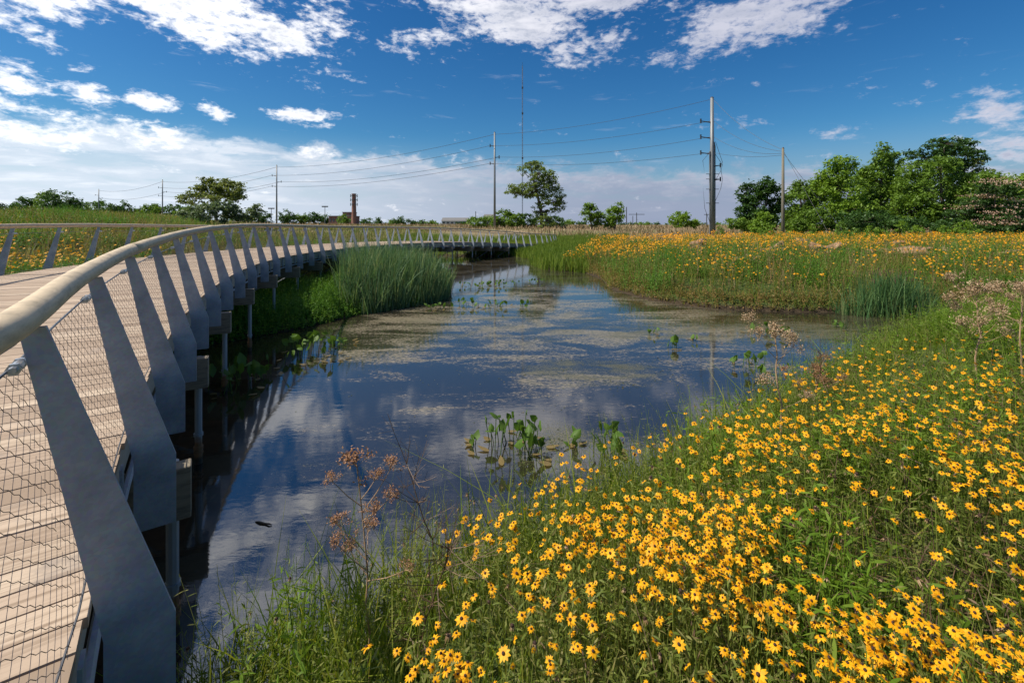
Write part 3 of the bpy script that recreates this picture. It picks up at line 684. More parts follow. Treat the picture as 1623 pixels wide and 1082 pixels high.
def build_banks():
    # far bank on the right: leafy herbs, grass and a haze of yellow flowers
    f = lambda x, y, sd: offrock(x, y) & (y > 14) & (x > 3.5) & (x > 3.2+.0*y) & (x*1.0 > (y-24)*.30+1.2) & (sd > -.05) & (y < 62)
    mb = MB(); x, y, sd, z = scatter(90000, 3, 70, 15.5, 50, lambda x, y, sd: f(x, y, sd) & (R.random(len(x)) < np.clip(26/(y+4)*1.0, .2, 1)))
    sc = 1+.035*y; tall = .75+.45*lump(x, y, .55, 1.0)
    blades(mb, x, y, z, R.uniform(.3, .95, len(x))*tall*(1-.35*np.exp(-sd/.4))*(1+.35*np.exp(-((sd-2.)/2.)**2)), .010*sc, .35, .3)
    tag(mb.build('far_bank_grass', M_marsh), 'green grass on the sloping far bank at right', 'grass', kind='stuff')
    mb = MB(); x, y, sd, z = scatter(34000, 3, 66, 15.8, 46, lambda x, y, sd: f(x, y, sd) & (sd > .25))
    tall = .8+.5*lump(x, y, .55, 1.0)+.3*lump(x, y, 1.9, 4)
    leafy(mb, x, y, z, R.uniform(.30, 1.05, len(x))*tall*(1+.3*np.exp(-((sd-2.)/2.)**2)), 9, .11, .035, up=.45, stemw=.012, lean=.15)
    x, y, sd, z = scatter(90000, 3, 46, 15.4, 36, lambda x, y, sd: f(x, y, sd) & (sd > -.22) & (sd < .9)); leafy(mb, x, y, np.maximum(z, 0), R.uniform(.15, .5, len(x)), 8, .09, .035, up=.3, stemw=.008, lean=.4)
    NB = 380; cx_ = R.uniform(4, 45, NB); cy_ = R.uniform(15.8, 44, NB); cs_ = R.uniform(.3, 1.0, NB); kk = np.repeat(np.arange(NB), 55)
    x = cx_[kk]+R.normal(size=len(kk))*cs_[kk]*.55; y = cy_[kk]+R.normal(size=len(kk))*cs_[kk]*.45; sd = sdist(x, y); k = f(x, y, sd) & (sd > .05); x, y, kk = x[k], y[k], kk[k]
    bush = MB(); leafy(bush, x, y, hgt(x, y), cs_[kk]*R.uniform(.8, 1.8, len(x)), 11, .10, .04, up=.35, stemw=.012, lean=.28); tag(bush.build('bank_bushes', M_low), 'rounded darker green bushy weeds dotted over the far bank', 'weeds', kind='stuff')
    tag(mb.build('far_bank_herbs', M_bank), 'olive and russet leafy herbs on the sloping far bank at right', 'herbs', kind='stuff')
    mb = MB(); ce = MB(); x, y, sd, z = scatter(76000, 3, 70, 17, 52, lambda x, y, sd: f(x, y, sd) & (sd > 1.1) & (.12+.85*lump(x, y, .45, 3)+.60*lump(x, y, 1.4, 1)+.25*np.clip((y-22)/12, 0, 1) > R.random(len(x))*1.0))
    C = np.stack([x, y, z+R.uniform(.55, 1.05, len(x))*(.95+.3*lump(x, y, .55, 1.0))], 1); A = unit(R.normal(size=(len(x), 3))*.4+[0, -.3, 1])
    petals(mb, C, A, (.024+.0008*y)*R.uniform(.6, 1.2, len(y)), 6, seg=(.5, 1, .3), droop=.15)
    g = mb.build('far_bank_flowers', M_petal2); tag(g, 'drifts of small orange and yellow flowers across the far bank at right', 'flowers', kind='stuff')
    # straw coloured seed stalks
    mb = MB(); x, y, sd, z = scatter(9000, 3, 66, 17, 60, lambda x, y, sd: f(x, y, sd) & (sd > .8))
    h = R.uniform(.6, 1.15, len(x)); leafy(mb, x, y, z, h, 7, .07, .03, up=.9, stemw=.014, lean=.10, bot=.6, top=1.0)
    tag(mb.build('far_bank_stalks', M_dry), 'tan seed stalks standing above the flowers on the far bank', 'stalks', kind='stuff')
    # tall reeds on the left spit in front of the bridge
    def front_of_bridge(x, y):
        d = np.full(x.shape, 9.)
        for k in np.arange(7, 30, .5):
            q = rail_xy(k); d = np.minimum(d, np.hypot(x-q[0], y-q[1]))
        return d
    def rf(x, y, sd):
        q = front_of_bridge(x, y)
        return (sd > -.25) & (x > -9.6+.0*y) & (x < -2.4) & (y > 15.6) & (y < 27) & (q > .55) & (x > np.interp(y, [15, 17, 27], [-5.7, -6.5, -8.2])) & (R.random(len(x)) < .75+.4*lump(x, y, 1.2))
    mb = MB(); x, y, sd, z = scatter(34000, -10, -2, 15.4, 27, rf)
    h = R.uniform(1.0, 2.15, len(x))*np.clip(.75+.35*np.maximum(sd, 0)+.35*lump(x, y, 1.5)+.25*lump(x, y, 4.5, 2), .45, 1.12)*np.where(y > 21, .72, 1)
    blades(mb, x, y, z-.1, h, R.uniform(.016, .034, len(x)), .26, .24, (.8, 1, .95, .7, .1))
    k = R.random(len(x)) < .07; blades(mb, x[k], y[k], z[k]-.1, h[k]*1.12, .02, .35, .2, (.8, .8, .7, .6, .5))
    tag(mb.build('tall_reeds', M_reed), 'tall blue-green reeds standing at the water edge in front of the bridge', 'reeds', kind='stuff')
    # low herbs in the shade under the bridge and along the spit
    mb = MB(); x, y, sd, z = scatter(90000, -14, -2.5, 5, 27, lambda x, y, sd: (sd > -.08) & (x > -13.5) & (sd < 5))
    leafy(mb, x, y, z-.03, R.uniform(.18, .7, len(x))*np.clip(.5+sd, .5, 1.2), 8, .085, .04, up=.35, stemw=.008)
    tag(mb.build('shore_herbs', M_low), 'low bright green herbs on the spit and under the bridge', 'herbs', kind='stuff')
    # marsh grass between the bridge end and the far bank
    mb = MB(); f2 = lambda x, y, sd: (sd > -.3) & (x < np.maximum((y-24)*.36+2.4, 4.9)) & (x > -1.5+(y < 44)*0) & (front_of_bridge(x, y) > .3)
    x, y, sd, z = scatter(90000, -2, 24, 29, 62, lambda x, y, sd: f2(x, y, sd) & (y > 29))
    h = R.uniform(.8, 1.35, len(x))*np.where(y > 40, .75, 1.0)*(.9+.2*lump(x, y, .6))
    blades(mb, x, y, z-.1, h, R.uniform(.03, .06, len(x)), .2, .2, (1, 1, .85, .5, .1))
    tag(mb.build('marsh_grass', M_marsh), 'green marsh grass filling the inlet beside the far end of the bridge', 'grass', kind='stuff')
    mb = MB(); x, y, sd, z = scatter(16000, -14, 0, 25, 62, lambda x, y, sd: (sd > -.3) & (front_of_bridge(x, y) > 1.2))
    blades(mb, x, y, z-.1, R.uniform(.4, .85, len(x)), R.uniform(.04, .07, len(x)), .25, .3)
    tag(mb.build('meadow_grass', M_marsh), 'short green grass on the flat beyond the bridge', 'grass', kind='stuff')
    # straw coloured field running off behind
    mb = MB(); x, y, sd, z = scatter(70000, -70, 130, 50, 150, lambda x, y, sd: (R.random(len(x)) < np.clip(55/y, .2, 1)) & ~((x > 2) & (y < 56) & (x < 20)) & ~((x < -22) & (y < 90)))
    h = R.uniform(.5, 1.1, len(x))*np.clip(.7+.5*lump(x, y, .12), .3, 1.2)*np.where((x < 3) & (y < 80), .55, 1)
    blades(mb, x, y, z-.1, h, .0022*y, .3, .3, (1, .9, .6, .2))
    tag(mb.build('straw_field', M_straw), 'pale straw coloured tall grass of the field beyond the pond', 'grass', kind='stuff')
    # left meadow rising behind the bridge
    lm = lambda x, y, sd: (x < -11.5) & (np.array([(xx < 0) for xx in x])) & leftof(x, y) & (sd > .2)
    def leftof(x, y):
        K = np.arange(0, 34, .5); E = np.array([fr(k, -W-.25)[:2] for k in K]); d = np.hypot(x[None]-E[:, :1], y[None]-E[:, 1:]); b = d.argmin(0)
        th = np.array([head(k) for k in K])[b]; return ((x-E[b, 0])*np.cos(th) + (y-E[b, 1])*np.sin(th)) < -.05
    mb = MB(); x, y, sd, z = scatter(130000, -95, -10, 5, 85, lambda x, y, sd: (R.random(len(x)) < np.clip(16/np.hypot(x+4, y), .10, 1)) & lm(x, y, sd))
    r_ = np.hypot(x, y); h = R.uniform(.45, 1.05, len(x))*(.85+.3*lump(x, y, .4))
    blades(mb, x, y, z-.05, h, .008+.0016*r_, .3, .35)
    tag(mb.build('hill_grass', M_hill), 'tall meadow grass on the rise behind the left handrail', 'grass', kind='stuff')
    mb = MB(); x, y, sd, z = scatter(70000, -60, -10, 5, 45, lambda x, y, sd: (R.random(len(x)) < np.clip(14/np.hypot(x+4, y), .10, 1)) & lm(x, y, sd))
    leafy(mb, x, y, z, R.uniform(.4, 1.0, len(x))*(.85+.35*lump(x, y, .5, 2)), 9, .12, .035, up=.5, stemw=.012)
    cx_ = R.uniform(-48, -11, 260); cy_ = R.uniform(6, 42, 260); cs_ = R.uniform(.4, 1.2, 260); kk = np.repeat(np.arange(260), 60)
    x = cx_[kk]+R.normal(size=len(kk))*cs_[kk]*.55; y = cy_[kk]+R.normal(size=len(kk))*cs_[kk]*.5; sd = sdist(x, y); k = lm(x, y, sd) & inview(x, y); x, y, kk = x[k], y[k], kk[k]
    bush = MB(); leafy(bush, x, y, hgt(x, y), cs_[kk]*R.uniform(.6, 1.1, len(x)), 11, .12, .045, up=.35, stemw=.012, lean=.28); tag(bush.build('hill_bushes', M_low), 'darker green bushy weeds on the rise behind the left handrail', 'weeds', kind='stuff')
    tag(mb.build('hill_herbs', M_bank), 'leafy herbs on the rise behind the left handrail', 'herbs', kind='stuff')
    mb = MB(); x, y, sd, z = scatter(70000, -30, -11, 5, 30, lambda x, y, sd: lm(x, y, sd) & (np.exp(-((y-9.5)/5)**2)*np.exp(-((x+16)/4.)**2)*(.5+.9*lump(x, y, .8, 1)) > R.random(len(x))))
    C = np.stack([x, y, z+R.uniform(.45, .85, len(x))], 1); A = unit(R.normal(size=(len(x), 3))*.4+[.2, -.3, 1]); petals(mb, C, A, .036, 7, seg=(.5, 1, .3))
    tag(mb.build('hill_flowers', M_petal), 'orange flowers showing through the left rail netting', 'flowers', kind='stuff')
    # dark cattail clump at the foot of the far bank
    mb = MB(); n = 1500; x = 13.2+R.normal(size=n)*.48*1.2; y = 15.75+R.normal(size=n)*.35; x = np.where(R.random(n) < .3, R.uniform(11.3, 14.8, n), x)
    blades(mb, x, y, np.full(n, -.08), R.uniform(.7, 1.8, n)*np.exp(-((x-13.1)/2.2)**2), R.uniform(.014, .028, n), .26, .26, (1, 1, .9, .7, .1))
    tag(mb.build('cattail_clump', M_cat), 'dense dark green clump of cattails at the foot of the far bank', 'cattails', kind='stuff')
    mb = MB()
    for q in range(34):
        a, b = 13.2+R.normal()*.55, 15.8+R.normal()*.3; hh = R.uniform(1.2, 1.62); l = R.normal(size=2)*.04
        mb.add(*tube([(a+l[0]*.7, b+l[1]*.7, hh-.14), (a+l[0]*.8, b+l[1]*.8, hh-.12), (a+l[0], b+l[1], hh-.01), (a+l[0], b+l[1], hh)], [.006, .014, .014, .004], 6))
    tag(mb.build('cattail_heads', M_dead), 'brown cattail heads rising from the dark clump on the far shore', 'cattails', kind='stuff')
    # floating bits of weed and duckweed
    mb = MB(); n = 60000; x = R.uniform(-6, 16, n); y = R.uniform(5, 24, n); sd = sdist(x, y)
    dn = .10*np.clip((y-6)/6, 0, 1) + .9*np.exp(-((x-2.0)/1.6)**2-((y-9.6)/1.0)**2) + .6*np.exp(-((x-1.2)/2.2)**2-((y-12.2)/.8)**2) + .6*np.exp(-((x-.6)/.9)**2-((y-6.6)/.8)**2) + .3*np.exp(-((x+3)/2)**2-((y-19)/2)**2)
    dn = dn*(.5+.9*lump(x, y*2.2, 1.1, 1)+.5*lump(x, y*2, 3.1, 2)); k = (sd < -.05) & (R.random(n) < dn)
    x, y = x[k], y[k]; n = len(x); D = rdir(n, 0, .05); D[:, 2] = .04
    mb.add(*ribbons(np.stack([x, y, np.full(n, .006)], 1), unit(D), R.uniform(.012, .035, n), R.uniform(.010, .024, n), (.5, 1, .4), 0))
    tag(mb.build('floating_weed', leafmat('floating_weed', [(0, (.02, .035, .008)), (.4, (.06, .075, .02)), (.75, (.20, .17, .09)), (1, (.34, .27, .20))])), 'scattered bits of floating weed on the pond', 'water weed', kind='stuff')
build_banks()

# ------------------------------------------------------------------ water plants with broad leaves
PADSHAPE = (.25, .85, 1, .85, .5, .06)
def pad_plant(x, y, r, n, hmax, label, dead=0.0, group=None, z0=0.0, size=.24):
    e = empty('spatterdock', (x, y, z0), label, 'water plant', group); st, lf = MB(), MB()
    a = R.random(n)*6.283; q = np.sqrt(R.random(n))*r; P = np.stack([q*np.cos(a), q*np.sin(a), np.full(n, -.05)], 1)
    D = unit(R.normal(size=(n, 3))*.16+[0, 0, 1]); H = R.uniform(.35, 1, n)*hmax
    bd = R.random(n)*.1; G = R.normal(size=(n, 3))*[1, 1, 0]
    for i in range(n):
        t = np.linspace(0, 1, 5)[:, None]; MB().add(*tube(P[i]+D[i]*H[i]*t+G[i]*H[i]*bd[i]*t*t, .006, 5)).build('stalk', M_pad, e)
    tip = P + D*H[:, None] + G*(H*bd)[:, None]; LD = unit(R.normal(size=(n, 3))*.75+[0, 0, .75]); sz = R.uniform(.5, 1.0, n)*size*.85
    side = unit(np.cross(LD, rdir(n)))
    nrm = np.cross(side, LD)
    for i in range(n):
        q = slice(i, i+1); lf = MB(); m_ = len(PADSHAPE); V, _ = ribbons(tip[q] - LD[q]*(sz[q]*.28)[:, None], LD[q], sz[q], sz[q]*.42, PADSHAPE, float(R.uniform(-.1, .45)), nrm[q], side[q])
        V = V.reshape(m_, 2, 3); ctr = V.mean(1); hw = (V[:, 1]-ctr); ln_ = np.linalg.norm(hw, axis=1, keepdims=True); cup = float(R.uniform(.1, 1.0))
        wob = R.normal(size=(m_, 2, 1))*.10; W_ = np.stack([ctr-hw*(2*.95+wob[:, 0])+nrm[q]*ln_*(cup+wob[:, 1]), ctr-hw*1.1+nrm[q]*ln_*cup*.35, ctr, ctr+hw*1.1+nrm[q]*ln_*cup*.35, ctr+hw*(2*.95+wob[:, 1])+nrm[q]*ln_*(cup+wob[:, 0])], 1)
        # notch at the base of the heart-shaped blade
        W_[0, 0] -= LD[i]*sz[i]*.14; W_[0, 4] -= LD[i]*sz[i]*.14; W_[0, 0] += (W_[1, 0]-ctr[1])*.5; W_[0, 4] += (W_[1, 4]-ctr[1])*.5
        ii = (np.arange(m_-1)*5)[:, None]; jj = np.arange(4)[None]; lf.add(W_.reshape(-1, 3), np.stack([ii+jj, ii+jj+1, ii+jj+6, ii+jj+5], -1).reshape(-1, 4)); lf.build('leaf', M_pad, e, smooth=True)
    # a few floating or withered leaves at the foot
    m = max(2, int(n*.4)); a = R.random(m)*6.283; q = r*R.uniform(.6, 1.5, m); D2 = rdir(m, 0, .05); D2[:, 2] = .05
    for i in range(m): q_ = slice(i, i+1); MB().add(*ribbons(np.stack([q*np.cos(a), q*np.sin(a), np.full(m, .014)], 1)[q_], unit(D2)[q_], R.uniform(.12, .2, 1), R.uniform(.07, .12, 1), PADSHAPE, .15*R.random(1), (0, 0, 1), unit(np.cross(D2, [0, 0, 1]))[q_])).build('withered_leaf', M_wither, e)
    return e
M_wither = leafmat('withered_pads', [(0, (.10, .06, .025)), (.5, (.22, .16, .06)), (1, (.34, .26, .14))], rough=.4)
def wx(px, py): D = EYE*F/(py-HY); return X(px, D), D
GP = 'broad-leaved water plants'
for (px, py, r, n, h, lb, size) in [
  (818, 712, .42, 30, .52, 'largest clump of upright broad leaves standing in open water at the middle of the pond', .21),
  (752, 706, .05, 3, .30, 'two-leaved sprig of water plant just left of the largest clump', .19),
  (906, 706, .10, 4, .26, 'small dark pair of broad leaves in water right of the largest clump', .2),
  (965, 716, .22, 12, .42, 'clump of folded broad leaves against the grass of the near bank', .22),
  (1066, 552, .16, 6, .30, 'small upright broad-leaved plant in the middle of open water, right half', .22),
  (1036, 530, .2, 4, .2, 'low sprawling sprig of leaves left of the small upright water plant', .2),
  (1100, 540, .1, 3, .22, 'tiny sprig of leaves right of the small upright water plant', .2),
  (1192, 585, .38, 12, .42, 'dark green broad-leaved clump in the water near the tall dried umbel', .26),
  (1225, 530, .6, 14, .30, 'spreading patch of pale pads by the narrow channel under the far bank', .24),
  (1325, 520, .3, 8, .25, 'pads at the left foot of the cattail clump', .2),
  (375, 612, .50, 20, .52, 'large glossy broad-leaved clump beside the nearest bridge piles', .34),
  (440, 590, .22, 5, .40, 'few pale broad leaves alone in dark water right of the bridge piles', .24),
  (495, 560, .75, 26, .50, 'wide mound of broad leaves at the tip of the low green shore', .28),
  (545, 545, .4, 9, .22, 'yellowish pads floating off the low green shore', .22),
  (697, 490, .5, 12, .30, 'yellow-green pads at the right foot of the tall reeds', .22),
  (740, 487, .5, 12, .34, 'second pad clump out from the tall reeds', .22),
  (785, 487, .5, 12, .34, 'third pad clump out from the tall reeds', .22),
  (826, 487, .25, 5, .34, 'outermost single pad tuft beyond the tall reeds', .24),
  (750, 455, .8, 16, .3, 'patch of pads near the slender far bridge piles', .24),
  (800, 452, .9, 16, .3, 'patch of pads below the far end of the bridge', .24),
  (850, 447, .5, 6, .25, 'small patch of pads in front of the marsh grass', .24)]:
    x, y = wx(px, py); pad_plant(x, y, r, n, h, lb, group=GP, size=size)

# ------------------------------------------------------------------ dried plants, mullein, log, rocks
def onbank(px, D): x = X(px, D); return x, D, float(hgt(x, D))
def umbel_plant(px, D, ztop, label, nbr, spread, col, seed, r0=.006, lean=0.0):
    rr = np.random.default_rng(seed); x, y, z = onbank(px, D); H = ztop - z
    e = empty('dried_umbel_plant', (x, y, z), label, 'dried plant'); st, hd = MB(), MB()
    t = np.linspace(0, 1, 9); w = np.cumsum(rr.normal(size=(9, 2))*.012*H, 0)
    P = np.stack([w[:, 0]+lean*t*H, w[:, 1], t*H], 1); st.add(*tube(P, r0*(1-.55*t), 6))
    def umb(c, d, r):
        m = 13; D_ = unit(d[None]*1.1 + rr.normal(size=(m, 3))*.6)
        ends = c[None] + D_*r*rr.uniform(.6, 1.0, (m, 1))
        for q in ends: st.add(*tube([c, (c+q)/2+[0, 0, r*.06], q], .0011, 3, caps=False))
        n = m*22; pp = np.repeat(ends, 22, 0) + rr.normal(size=(n, 3))*r*.15; dd = unit(rr.normal(size=(n, 3)))
        hd.add(*ribbons(pp, dd, r*.13, r*.075, (.5, 1, .4), 0))
    umb(P[-1], np.array([0, 0, 1.]), spread*.5)
    for b in range(nbr):
        tt = rr.uniform(.45, .95); i = tt*8; i0 = int(i); c = P[i0]+(P[min(8, i0+1)]-P[i0])*(i-i0)
        a = b*2.4+rr.random(); d = np.array([math.cos(a), math.sin(a)*.7, rr.uniform(.25, 1.0)]); d /= np.linalg.norm(d)
        L = spread*rr.uniform(.5, 1.15)*(1.25-tt*.4); m1 = c + d*L*.5 + [0, 0, L*.02]; en = c + d*L + [0, 0, L*.14]
        st.add(*tube([c, m1, en], [.0032, .0026, .0018], 5)); umb(en, unit(np.array([d[0]*.5, d[1]*.5, 1.])), spread*rr.uniform(.22, .34))
    st.build('stalk', col[0], e); hd.build('seed_heads', col[1], e); return e
M_rust = leafmat('rusty_seed_heads', [(0, (.16, .07, .03)), (.5, (.30, .15, .07)), (1, (.40, .24, .13))], transl=.15)
M_tan = leafmat('tan_seed_heads', [(0, (.24, .15, .08)), (.5, (.38, .26, .15)), (1, (.48, .36, .24))], transl=.15)
M_dstalk = simple('dried_stalk', (.34, .22, .12), .7, var=.3, scale=20)
umbel_plant(592, 2.35, Z(735, 2.35), 'tall rusty brown dried umbel plant rising over the water at the near bank bottom left', 10, .20, (M_dstalk, M_rust), 5, .006, -.06)
umbel_plant(1240, 4.1, Z(540, 4.1), 'tan dried umbel plant standing alone among the yellow flowers, head against the channel', 7, .30, (M_dstalk, M_tan), 9, .011, .02)
umbel_plant(1545, 5.2, Z(475, 5.2), 'tan dried umbel plant with the widest head, against the far bank at right', 12, .42, (M_dstalk, M_tan), 14, .011, -.02)
umbel_plant(1618, 4.6, Z(470, 4.6), 'dried umbel plant cut by the right edge of the view', 8, .34, (M_dstalk, M_tan), 22, .010, -.05)
umbel_plant(1290, 5.2, Z(600, 5.2), 'low pinkish brown dried umbel plant behind the tan one in the flowers', 9, .30, (M_dstalk, M_rust), 31, .008, .0)
def bare(px, D, ztop, label, seed, lean):
    rr = np.random.default_rng(seed); x, y, z = onbank(px, D); H = ztop-z; mb = MB(); t = np.linspace(0, 1, 10)
    P = np.stack([x+lean*H*t**1.5, y+rr.normal()*.05*t, z+H*t], 1); P[:, :2] += rr.normal(size=(10, 2))*.006; mb.add(*tube(P, .006*(1-.6*t), 5))
    for b in range(46):
        i = int(rr.integers(2, 10)); d = unit(rr.normal(size=3)+[0, 0, .8]); L = rr.uniform(.05, .28); m = P[i]+d*L*.5
        mb.add(*tube([P[i], m+[0, 0, -.01], P[i]+d*L], [.0025, .0018, .001], 3, caps=False))
        for _ in range(3):
            d2 = unit(d+rr.normal(size=3)*.7); mb.add(*tube([m, m+d2*L*.5], .0009, 3, caps=False))
    tag(mb.build('dead_stem', M_dead), label, 'dead stem')
bare(700, 2.9, Z(720, 2.9), 'dark bare twiggy dead stem leaning left beside the rusty umbel plant', 3, -.28)
bare(1285, 4.7, Z(560, 4.7), 'bare grey dead twigs right of the tan umbel plant', 4, .1)
bare(1430, 3.6, Z(700, 3.6), 'grey dead stem in the brown tangle below the green mullein spike', 6, -.1)
bare(650, 2.2, Z(850, 2.2), 'short bare dead twigs at the foot of the rusty umbel plant', 8, .25)
# mullein spike
x, y, z = onbank(1426, 4.2); e = empty('mullein', (x, y, z), 'pale yellow-green mullein spike standing upright among the flowers', 'plant'); mb, lf = MB(), MB()
H = Z(640, 4.2)-z; mb.add(*tube([(0, 0, 0), (0, 0, H*.55), (.005, 0, H*.62), (.01, 0, H*.85), (.012, 0, H)], [.012, .012, .034, .030, .008], 8))
n = 900; a = R.random(n)*6.28; zz = R.uniform(.58, 1.0, n)*H; D = unit(np.stack([np.cos(a), np.sin(a), np.full(n, .7)], 1))
mb.add(*ribbons(np.stack([.028*np.cos(a)+.008, .028*np.sin(a), zz], 1), D, .02, .012, (.6, 1, .2), 0)); mb.build('spike', leafmat('mullein_green', [(0, (.16, .22, .06)), (1, (.30, .34, .10))]), e)
n = 26; a = R.random(n)*6.28; D = unit(np.stack([np.cos(a), np.sin(a), R.uniform(.2, .9, n)], 1)); lf.add(*ribbons(np.stack([a*0, a*0, R.uniform(.05, .55, n)*H], 1), D, R.uniform(.12, .24, n), .06, (.3, .9, 1, .6, .05), .4)); lf.build('leaves', M_low, e)
# floating stick
x, y = wx(417, 829); P = np.array([(-.09, .02, .004), (-.03, .0, .012), (.03, -.015, .008), (.08, -.03, .014), (.11, -.035, .008)])
mb = MB().add(*tube(P, [.006, .011, .009, .008, .004], 7)); o = mb.build('floating_stick', simple('wet_wood', (.07, .045, .03), .5, var=.4, scale=30)); o.location = (x, y, 0)
tag(o, 'short dark stick floating in the cloud reflection beside the bridge', 'stick')
# tufts of long blades at the bottom left
for (px, D, n, h, lb) in ((375, 2.75, 7, .42, 'sparse fan of grass blades standing in water at the bottom edge'), (1240+345, 6.5, 16, .85, 'arching pale grass tuft at the far side of the flower bank'), (1475, 8.6, 16, .8, 'slim arching sedge tuft at the channel edge below the far bank')):
    x = X(px, D); z = max(0, float(hgt(x, D))); mb = MB(); q = np.zeros(n); blades(mb, q+R.normal(size=n)*.03, q+R.normal(size=n)*.03, q-.02, R.uniform(.5, 1, n)*h, .010, .55, .45)
    o = mb.build('grass_tuft', M_grass); o.location = (x, D, z); tag(o, lb, 'grass tuft')
# rocks on the far bank
M_rock, nt = newmat('sandstone'); n = N(nt); tc = n('ShaderNodeTexCoord').outputs['Object']; a_ = n.noise(tc, 3.0, 8, .65); b_ = n.noise(n.mapping(tc, (1, 1, 6)), 2.2, 5, .6)
c = n.ramp(a_, [(.3, (.10, .05, .028)), (.5, (.27, .155, .09)), (.7, (.42, .27, .17))]); c = n.mix(n.mr(b_, .5, .62, 0, .5), c, (.33, .17, .10))
p = n('ShaderNodeBsdfPrincipled', {'Base Color': c, 'Roughness': .9}); bp = n('ShaderNodeBump', {'Strength': .8, 'Distance': .06, 'Height': a_}); nt.links.new(bp.outputs[0], p.inputs['Normal']); nt.links.new(p.outputs[0], n('ShaderNodeOutputMaterial').inputs[0])
def rock(px, py, wpx, hpx, D, label, seed):
    rr = np.random.default_rng(seed); w = wpx/F*D; h = hpx/F*D; nu, nv = 22, 12; u = np.arange(nu)/nu*2*np.pi; v = np.linspace(-np.pi/2, np.pi/2, nv)
    U, Vv = np.meshgrid(u, v); c = lambda q, e: np.sign(q)*np.abs(q)**e
    A = np.stack([c(np.cos(Vv), .45)*c(np.cos(U), .55), c(np.cos(Vv), .45)*c(np.sin(U), .55), c(np.sin(Vv), .4)], -1)
    ph = rr.random(6)*6; A = A*(1+.10*np.sin(A[..., :1]*3+ph[0])*np.cos(A[..., 1:2]*3.3+ph[1])+.06*np.sin(A[..., 2:3]*6+A[..., :1]*5+ph[2])+.05*rr.normal(size=A.shape[:2]+(1,))+.07*np.sign(np.sin(A[..., 2:3]*9+A[..., 1:2]*3+ph[4])))
    A[..., 2] += .25*np.sin(A[..., 0]*2+ph[3]); A = A*[w/2, w*.36, h*.85]; V = A.reshape(-1, 3)
    i = (np.arange(nv-1)*nu)[:, None]; j = np.arange(nu)[None]; k = (j+1) % nu
    x = X(px, D); o = MB().add(V, np.stack([i+j, i+k, i+nu+k, i+nu+j], -1).reshape(-1, 4)).build('rock', M_rock)
    o.location = (x, D, Z(py, D)-.03); o.rotation_euler = (rr.normal()*.06, rr.normal()*.06, rr.normal()*.5); tag(o, label, 'rock', 'sandstone rocks on the far bank')
for i, (px, py, w, h, D, lb) in enumerate(ROCKS):
    rock(px, py-4, w, h*1.2, D, lb, 40+i)

# ------------------------------------------------------------------ trees and shrubs
def crownmat(name, a, b, c, patch=.45, ps=.5): return leafmat(name, [(0, a), (.5, b), (1, c)], transl=.35, patch=patch, patchscale=ps, rough=.5, spec=.3)
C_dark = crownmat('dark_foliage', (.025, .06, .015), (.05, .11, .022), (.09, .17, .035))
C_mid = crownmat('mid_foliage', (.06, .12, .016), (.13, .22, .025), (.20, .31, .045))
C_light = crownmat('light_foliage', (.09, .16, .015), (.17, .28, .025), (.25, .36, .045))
C_olive = crownmat('olive_foliage', (.08, .12, .03), (.17, .21, .05), (.28, .29, .09))
C_grey = crownmat('grey_green_foliage', (.07, .11, .05), (.13, .18, .09), (.20, .25, .14))
C_cot = crownmat('cottonwood_foliage', (.09, .13, .03), (.17, .23, .05), (.27, .33, .09))
C_pink = leafmat('pink_tufts', [(0, (.45, .28, .20)), (1, (.62, .44, .34))])
